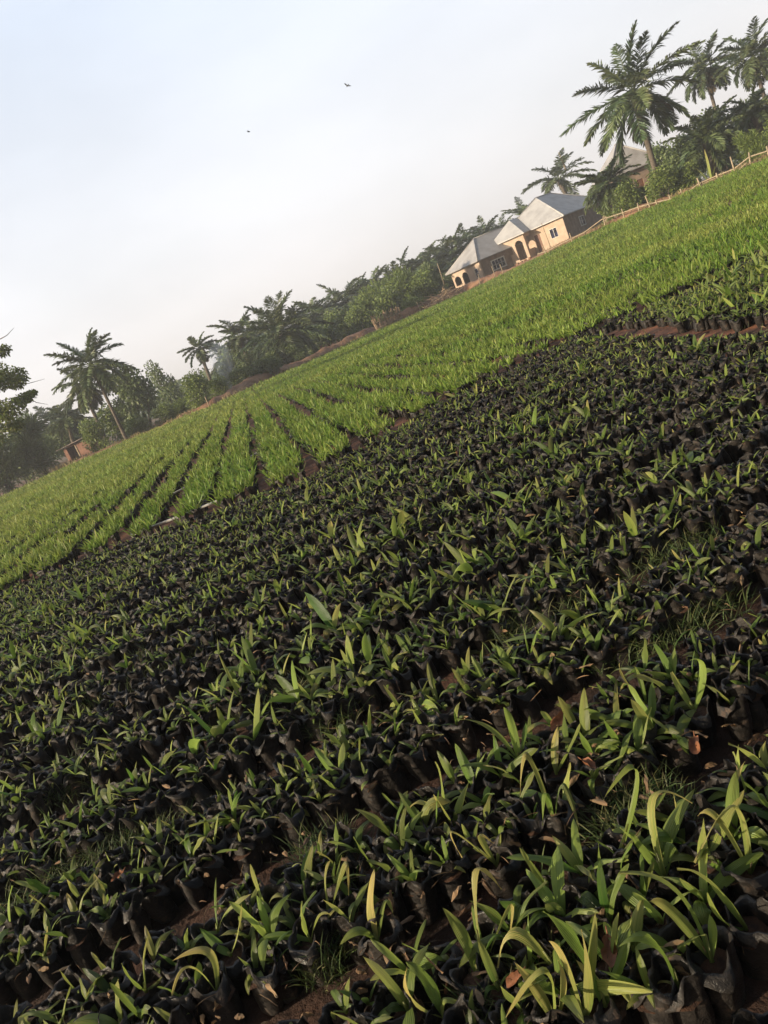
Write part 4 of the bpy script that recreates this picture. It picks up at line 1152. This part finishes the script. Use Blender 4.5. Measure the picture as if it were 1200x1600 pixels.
# ------------------------------------------------------------------ fences and poles
def rail_fence():
    posts = [((853, 400), (848, 384)), ((895, 381), (890, 364)), ((948, 358), (942, 338)), ((975, 344), (971, 326)), ((999, 338), (996, 317)), ((1020, 331), (1008, 306)), ((1028, 325), (1024, 312)), ((1048, 318), (1045, 304)), ((1067, 306), (1063, 295)), ((1097, 297), (1089, 278)), ((1124, 287), (1119, 270)), ((1150, 276), (1141, 245)), ((1175, 260), (1170, 238)), ((1204, 250), (1198, 228))]
    rail = [(840, 397), (853, 393), (893, 373), (913, 363), (940, 343), (971, 333), (996, 324), (1025, 316), (1048, 311), (1072, 302), (1092, 287), (1121, 274), (1147, 264), (1171, 245), (1205, 234), (1240, 222)]
    dep = lambda px: float(np.interp(px, [840, 900, 1000, 1100, 1200, 1260], [86, 81, 70, 60, 54, 51]))
    b0 = on_ground(1020, 331, 68)
    root = empty('rail_fence', b0, 0, 'rough pole fence with a sagging rail along the right side of the field', 'fence')
    q = np.random.default_rng(3)
    for (b, t) in posts:
        d = dep(b[0]); B = at(*b, d); T = at(*t, d); B[2] -= .3
        g = Geo(); g.tube([B - b0, (B + T) / 2 - b0 + q.normal(0, .02, 3), T - b0], [.07, .06, .05], 6, jit=.2); g.build('post', M_wood, root, True)
    P = np.array([at(*p, dep(p[0]) - .1) for p in rail]) - b0
    g = Geo(); g.tube(P, .05, 6, jit=.2); g.build('rail', M_wood, root, True)
    P2 = np.array([at(*p, dep(p[0]) - .1) for p in [(1089, 292), (1120, 274), (1146, 266), (1166, 252)]]) - b0
    P2[:, 2] += np.array([0, -.15, -.25, -.1])
    g = Geo(); g.tube(P2, .035, 6, jit=.2); g.build('rail', M_wood, root, True)
rail_fence()
def pole(b, t, d, label, r=.05):
    B = at(*b, d); T = at(*t, d); B[2] -= .3
    g = Geo(); g.tube([B * 0, (T - B) * .5 + np.array([.02, 0, 0]), T - B], [r, r * .9, r * .75], 6, jit=.2)
    o = g.build('wooden_pole', M_wood, None, True); o.location = B
    tag(o, label, 'pole', 'bare poles at the field edge')
pole((863, 394), (846, 349), 90, 'tall thin pole leaning before the nearer house porch', .045)
pole((774, 433), (768, 416), 92, 'short stake before the far house, left of two')
pole((786, 427), (781, 413), 92, 'short stake before the far house, right of two')
pole((764, 446), (760, 435), 95, 'small stake below the corner of the far house')
pole((750, 447), (747, 428), 95, 'stake below the arched front of the far house')
pole((693, 442), (683, 411), 98, 'pale bare pole left of the far house')
pole((659, 490), (651, 472), 94, 'pale stake just right of the reed screen')
pole((571, 528), (565, 508), 92, 'thin stake on the bank left of the reed screen')
pole((583, 523), (580, 513), 92, 'short thick stake at the left end of the reed screen', .09)
pole((326, 633), (320, 620), 70, 'pale stake on the bank below the rounded green tree', .06)
pole((883, 262), (873, 238), 127, 'bare dry spike sticking up among the fronds behind the nearer roof', .12)
pole((150, 716), (140, 690), 76, 'thin stick leaning at the brick hut corner', .04)

M_reed = simple('dry_reed', (.24, .16, .10), (.46, .34, .23), 4, .95, .4, .02)
def reed_screen(name, p0, p1, d0, d1, h, label, seed, lean=.12, heap=False):
    q = np.random.default_rng(seed)
    A = on_ground(*p0, d0); B = on_ground(*p1, d1)
    v = B - A; L = np.linalg.norm(v); v /= L; nrm = np.array([-v[1], v[0], 0])
    g = Geo()
    n = int(L / (.05 if not heap else .035))
    for k in range(n):
        f = (k + q.random()) / n
        b = v * f * L + nrm * q.normal(0, .05 if not heap else .5)
        hh = h * (0.75 + .35 * q.random()) * (0.8 + .3 * float(vnoise(f * 9, 0, 1, seed)))
        if heap:
            d = v * q.normal(0, 1.1) + nrm * q.normal(0, .5) + np.array([0, 0, abs(q.normal(.1, .25))]); d /= np.linalg.norm(d)
            zz = h * q.random() * math.sin(min(1, f * 1.1 + .05) * math.pi) ** .5
            g.tube([b + [0, 0, zz], b + [0, 0, zz] + d * q.uniform(.5, 1.2)], .028, 4)
        else:
            g.tube([b + [0, 0, -.1], b + v * q.normal(0, lean) + nrm * q.normal(.05, .06) + [0, 0, hh]], .03, 4)
    o = empty(name, A, 0, label, 'fence' if not heap else 'brush heap')
    g.build('reeds' if not heap else 'branches', M_reed, o)
    if not heap:
        for zz in (.5, 1.1):
            r_ = Geo(); r_.tube([-nrm * .09 + [0, 0, zz], v * L - nrm * .09 + [0, 0, zz + .05]], .035, 5); r_.build('rail', M_wood, o, True)
    return o
reed_screen('reed_screen', (590, 521), (631, 500), 88, 90, 1.85, 'leaning screen of dry reeds on the bank in the middle distance', 3)
reed_screen('brush_heap', (672, 483), (722, 460), 91, 93, 1.5, 'heap of cut brown brushwood left of the far house', 6, heap=True)

# ------------------------------------------------------------------ irrigation pipes across the alleys
def pipe(pxs, label, zt=.13):
    P = np.array([hit(*p, z=zt) for p in pxs])
    P[:, 2] = zt + gz(P[:, 0], P[:, 1])
    g = Geo(); b = P[0].copy()
    g.tube(P - b, .021, 8)
    k = Geo()
    mid = P[len(P) // 2] - b; d = P[len(P) // 2] - P[len(P) // 2 - 1]; d /= np.linalg.norm(d)
    k.tube([mid - d * .06, mid + d * .06], .028, 8)
    o = empty('irrigation_pipe', b, 0, label, 'pipe', 'irrigation pipes laid across the beds')
    g.build('pipe', M_pvc, o, True); k.build('coupling', M_pvc, o, True)
pipe([(205, 836), (236, 824), (283, 806), (345, 781), (372, 772)], 'white plastic pipe at the near ends of the green beds')
pipe([(232, 792), (308, 752), (356, 733), (402, 707), (442, 688), (480, 669), (520, 648)], 'second white plastic pipe, further up across the alleys')

# ------------------------------------------------------------------ fallen leaves, weeds, small things
def dead_leaf(px, py, size, label, yaw, seed):
    p = hit(px, py, .165)
    q = np.random.default_rng(seed); g = Geo()
    n = 7; th = np.linspace(0, 6.283, 14, endpoint=False)
    rr = size * (.62 + .38 * np.abs(np.cos(th)) + .1 * q.standard_normal(14)) * .5
    ring = np.stack([rr * np.cos(th) * 1.3, rr * np.sin(th) * .8, .25 * size * np.abs(np.sin(th)) + .06 * size * q.standard_normal(14)], 1)
    inner = ring * .5; inner[:, 2] = .06 * size * q.standard_normal(14)
    V = np.vstack([ring, inner, [(0, 0, 0)]])
    Q = [(i, (i + 1) % 14, 14 + (i + 1) % 14, 14 + i) for i in range(14)] + [(28, 14 + i, 14 + (i + 1) % 14, -1) for i in range(14)]
    g.add(V, Q)
    g.tube([(.6 * size, 0, 0), (.95 * size, .05 * size, .05 * size)], .002, 5)
    o = g.build('dead_leaf', M_deadleaf, None, True); o.location = p; o.rotation_euler = (.25, -.3, yaw)
    tag(o, label, 'leaf', 'dry fallen leaves on the bags')
dead_leaf(876, 1127, .075, 'large curled orange-brown dead leaf lying on the bags, middle right', .3, 1)
dead_leaf(952, 1485, .060, 'crumpled rust-red dead leaf between seedlings at the lower right', 1.2, 2)
dead_leaf(920, 1195, .050, 'small dull red dead leaf below the large orange one', 2.0, 3)
dead_leaf(183, 1372, .050, 'pale tan dead leaf at the lower left', .5, 4)
dead_leaf(1085, 1165, .055, 'tan folded dead leaf on a bag near the right edge', 1.0, 5)
dead_leaf(805, 1530, .04, 'small pinkish dead leaf at the bottom middle', .2, 6)

def weeds():
    q = np.random.default_rng(52); g = Geo()
    n = 16000
    u = q.uniform(-40, 1240, n); v = 742.7 - .4245 * u + q.uniform(260, 1250, n)
    ok = v < 1680; u, v = u[ok], v[ok]
    P = np.array([hit(a, b, .0) for a, b in zip(u, v)])
    k = (vnoise(P[:, 0], P[:, 1], .5, 61) > .75) & (P[:, 1] < ybound(P[:, 0]))
    P = P[k]; n = len(P)
    # tufts: a few blades from each point
    P = np.repeat(P, 4, axis=0); n = len(P)
    P += np.stack([q.normal(0, .02, n), q.normal(0, .02, n), np.full(n, .05)], 1)
    az = q.random(n) * 6.28; L = q.uniform(.05, .15, n); el = np.radians(q.uniform(35, 85, n))
    hz = np.stack([np.cos(az), np.sin(az), 0 * az], 1)
    P1 = P + (hz * np.cos(el)[:, None] + np.array([0, 0, 1]) * np.sin(el)[:, None]) * (L * .6)[:, None]
    P2 = P1 + (hz * np.cos(el - .9)[:, None] + np.array([0, 0, 1]) * np.sin(el - .9)[:, None]) * (L * .5)[:, None]
    g.leaves(P, P1, P2, .005, 3, 2, None, q.normal(0, .5, n))
    tag(g.build('weeds', M_weed), 'fine grassy weeds growing in the gaps between the bags', 'weeds', None, 'stuff')
weeds()
def litter():
    q = np.random.default_rng(91); g = Geo(); n = 800
    u = q.uniform(-20, 1220, n); v = 742.7 - .4245 * u + 230 + 1000 * q.random(n) ** .8
    ok = v < 1660; P = np.array([hit(a, b, .135) for a, b in zip(u[ok], v[ok])]); P = P[P[:, 1] < ybound(P[:, 0])]; n = len(P)
    P[:, 2] += q.uniform(-.02, .03, n)
    az = q.random(n) * 6.28; hz = np.stack([np.cos(az), np.sin(az), q.normal(0, .25, n)], 1); L = q.uniform(.02, .085, n)
    g.leaves(P, P + hz * (L * .5)[:, None] + np.stack([0 * L, 0 * L, q.uniform(0, .02, n)], 1), P + hz * L[:, None], np.where(q.random(n) < .6, .004, .022), 5, 3, None, q.normal(0, 1, n), .4, 'lance', wavy=.15)
    tag(g.build('plant_litter', M_drybit), 'brown straw and dry leaf scraps scattered over the bags', 'litter', None, 'stuff')
M_drybit = leafmat('dry_scrap', (0.07, 0.032, 0.015), (0.20, 0.12, 0.06), (0.24, 0.16, 0.08), .1, .8)
litter()
def tall_weed():
    b = hit(848, 1400, .05)
    g = Geo(); q = np.random.default_rng(4)
    P0, P1, P2 = [], [], []
    dep = (b - CAM) @ cF
    def lift(p, e): return CAM + (cF * F0 + cX * (p[0] - 600) - cY * (p[1] - 800)) / F0 * e
    for t in ((815, 1322), (852, 1318), (878, 1326), (893, 1352), (806, 1412), (835, 1350), (870, 1385), (880, 1402)):
        T = lift(t, dep + q.uniform(-.05, .05)); P0.append(b * 0); P2.append(T - b); P1.append((T - b) * .5 + np.array([0, 0, .04]))
    g.leaves(P0, P1, P2, .006, 8, 2, None, None, .2, 'strap')
    o = g.build('grass_weed', M_weed); o.location = b
    tag(o, 'thin grassy weed with forked stems in the dark gap at the lower right', 'weed')
tall_weed()

def bird(px, py, d, rz, label):
    p = at(px, py, d)                                             # a small weaver-sized bird
    root = empty('bird', p, rz, label, 'bird', 'birds in the sky')
    root.rotation_euler = (.5, .2, rz); root.scale = (.48, .48, .48)
    g = Geo(); g.tube([(-.11, 0, 0), (-.05, 0, .01), (.03, 0, .012), (.08, 0, .005), (.15, 0, 0)], [.012, .035, .04, .026, .010], 8); g.tube([(.06, 0, .01), (.12, 0, .02), (.155, 0, .015)], [.02, .022, .004], 6)
    g.leaves([(-.08, 0, 0)], [(-.14, 0, 0)], [(-.21, 0, -.005)], .07, 3, 3, None, None, 0, 'strap')
    g.build('body', M_bird, root, True)
    for s_ in (1, -1):
        w = Geo(); w.leaves([(.03, .02 * s_, .02)], [(.04, .14 * s_, .11)], [(-.06, .30 * s_, .05)], .11, 5, 3, None, None, .1, 'strap', side=[(1, 0, 0)]); w.build('wing', M_bird, root, True)
bird(543, 134, 30, 2.2, 'higher of the two small dark birds in the sky')
bird(388, 206, 32, .6, 'lower of the two small dark birds, further left in the sky')

# ------------------------------------------------------------------ smoke from a small fire
def smoke():
    m = bpy.data.materials.new('smoke'); m.use_nodes = True
    n, l = m.node_tree.nodes, m.node_tree.links
    n.remove(n['Principled BSDF'])
    pv = n.new('ShaderNodeVolumePrincipled'); pv.inputs['Color'].default_value = (.62, .74, .98, 1); pv.inputs['Anisotropy'].default_value = .2
    f = noise(n, l, .8, 4, .6)
    l.new(ramp(n, l, f, [(.40, 0.0), (.80, .30)]), pv.inputs['Density'])
    l.new(pv.outputs[0], n['Material Output'].inputs['Volume'])
    b = on_ground(362, 606, 92)
    t = at(338, 540, 94)
    g = Geo(); v = t - b
    g.tube([b * 0, v * .3 + np.array([.2, 0, 0]), v * .7, v, v * 1.05], [.4, 1.0, 1.4, 1.0, .2], 14, cap=True)
    o = g.build('smoke', m, None, True); o.location = b
    tag(o, 'thin blue smoke drifting up between the trees', 'smoke', None, 'stuff')
smoke()

# ------------------------------------------------------------------ haze: the dusty air over the whole field
def haze():
    m = bpy.data.materials.new('haze'); m.use_nodes = True
    n, l = m.node_tree.nodes, m.node_tree.links
    n.remove(n['Principled BSDF'])
    pv = n.new('ShaderNodeVolumePrincipled'); pv.inputs['Color'].default_value = (.97, .975, .985, 1); pv.inputs['Density'].default_value = HAZE; pv.inputs['Anisotropy'].default_value = .3
    l.new(pv.outputs[0], n['Material Output'].inputs['Volume'])
    g = Geo(); g.box(-800, 800, -800, 800, -1.6, 23)
    tag(g.build('haze', m), 'pale dusty haze lying over the field and palms', 'haze', None, 'stuff')
HAZE = 0.0011
if HAZE > 0: haze()
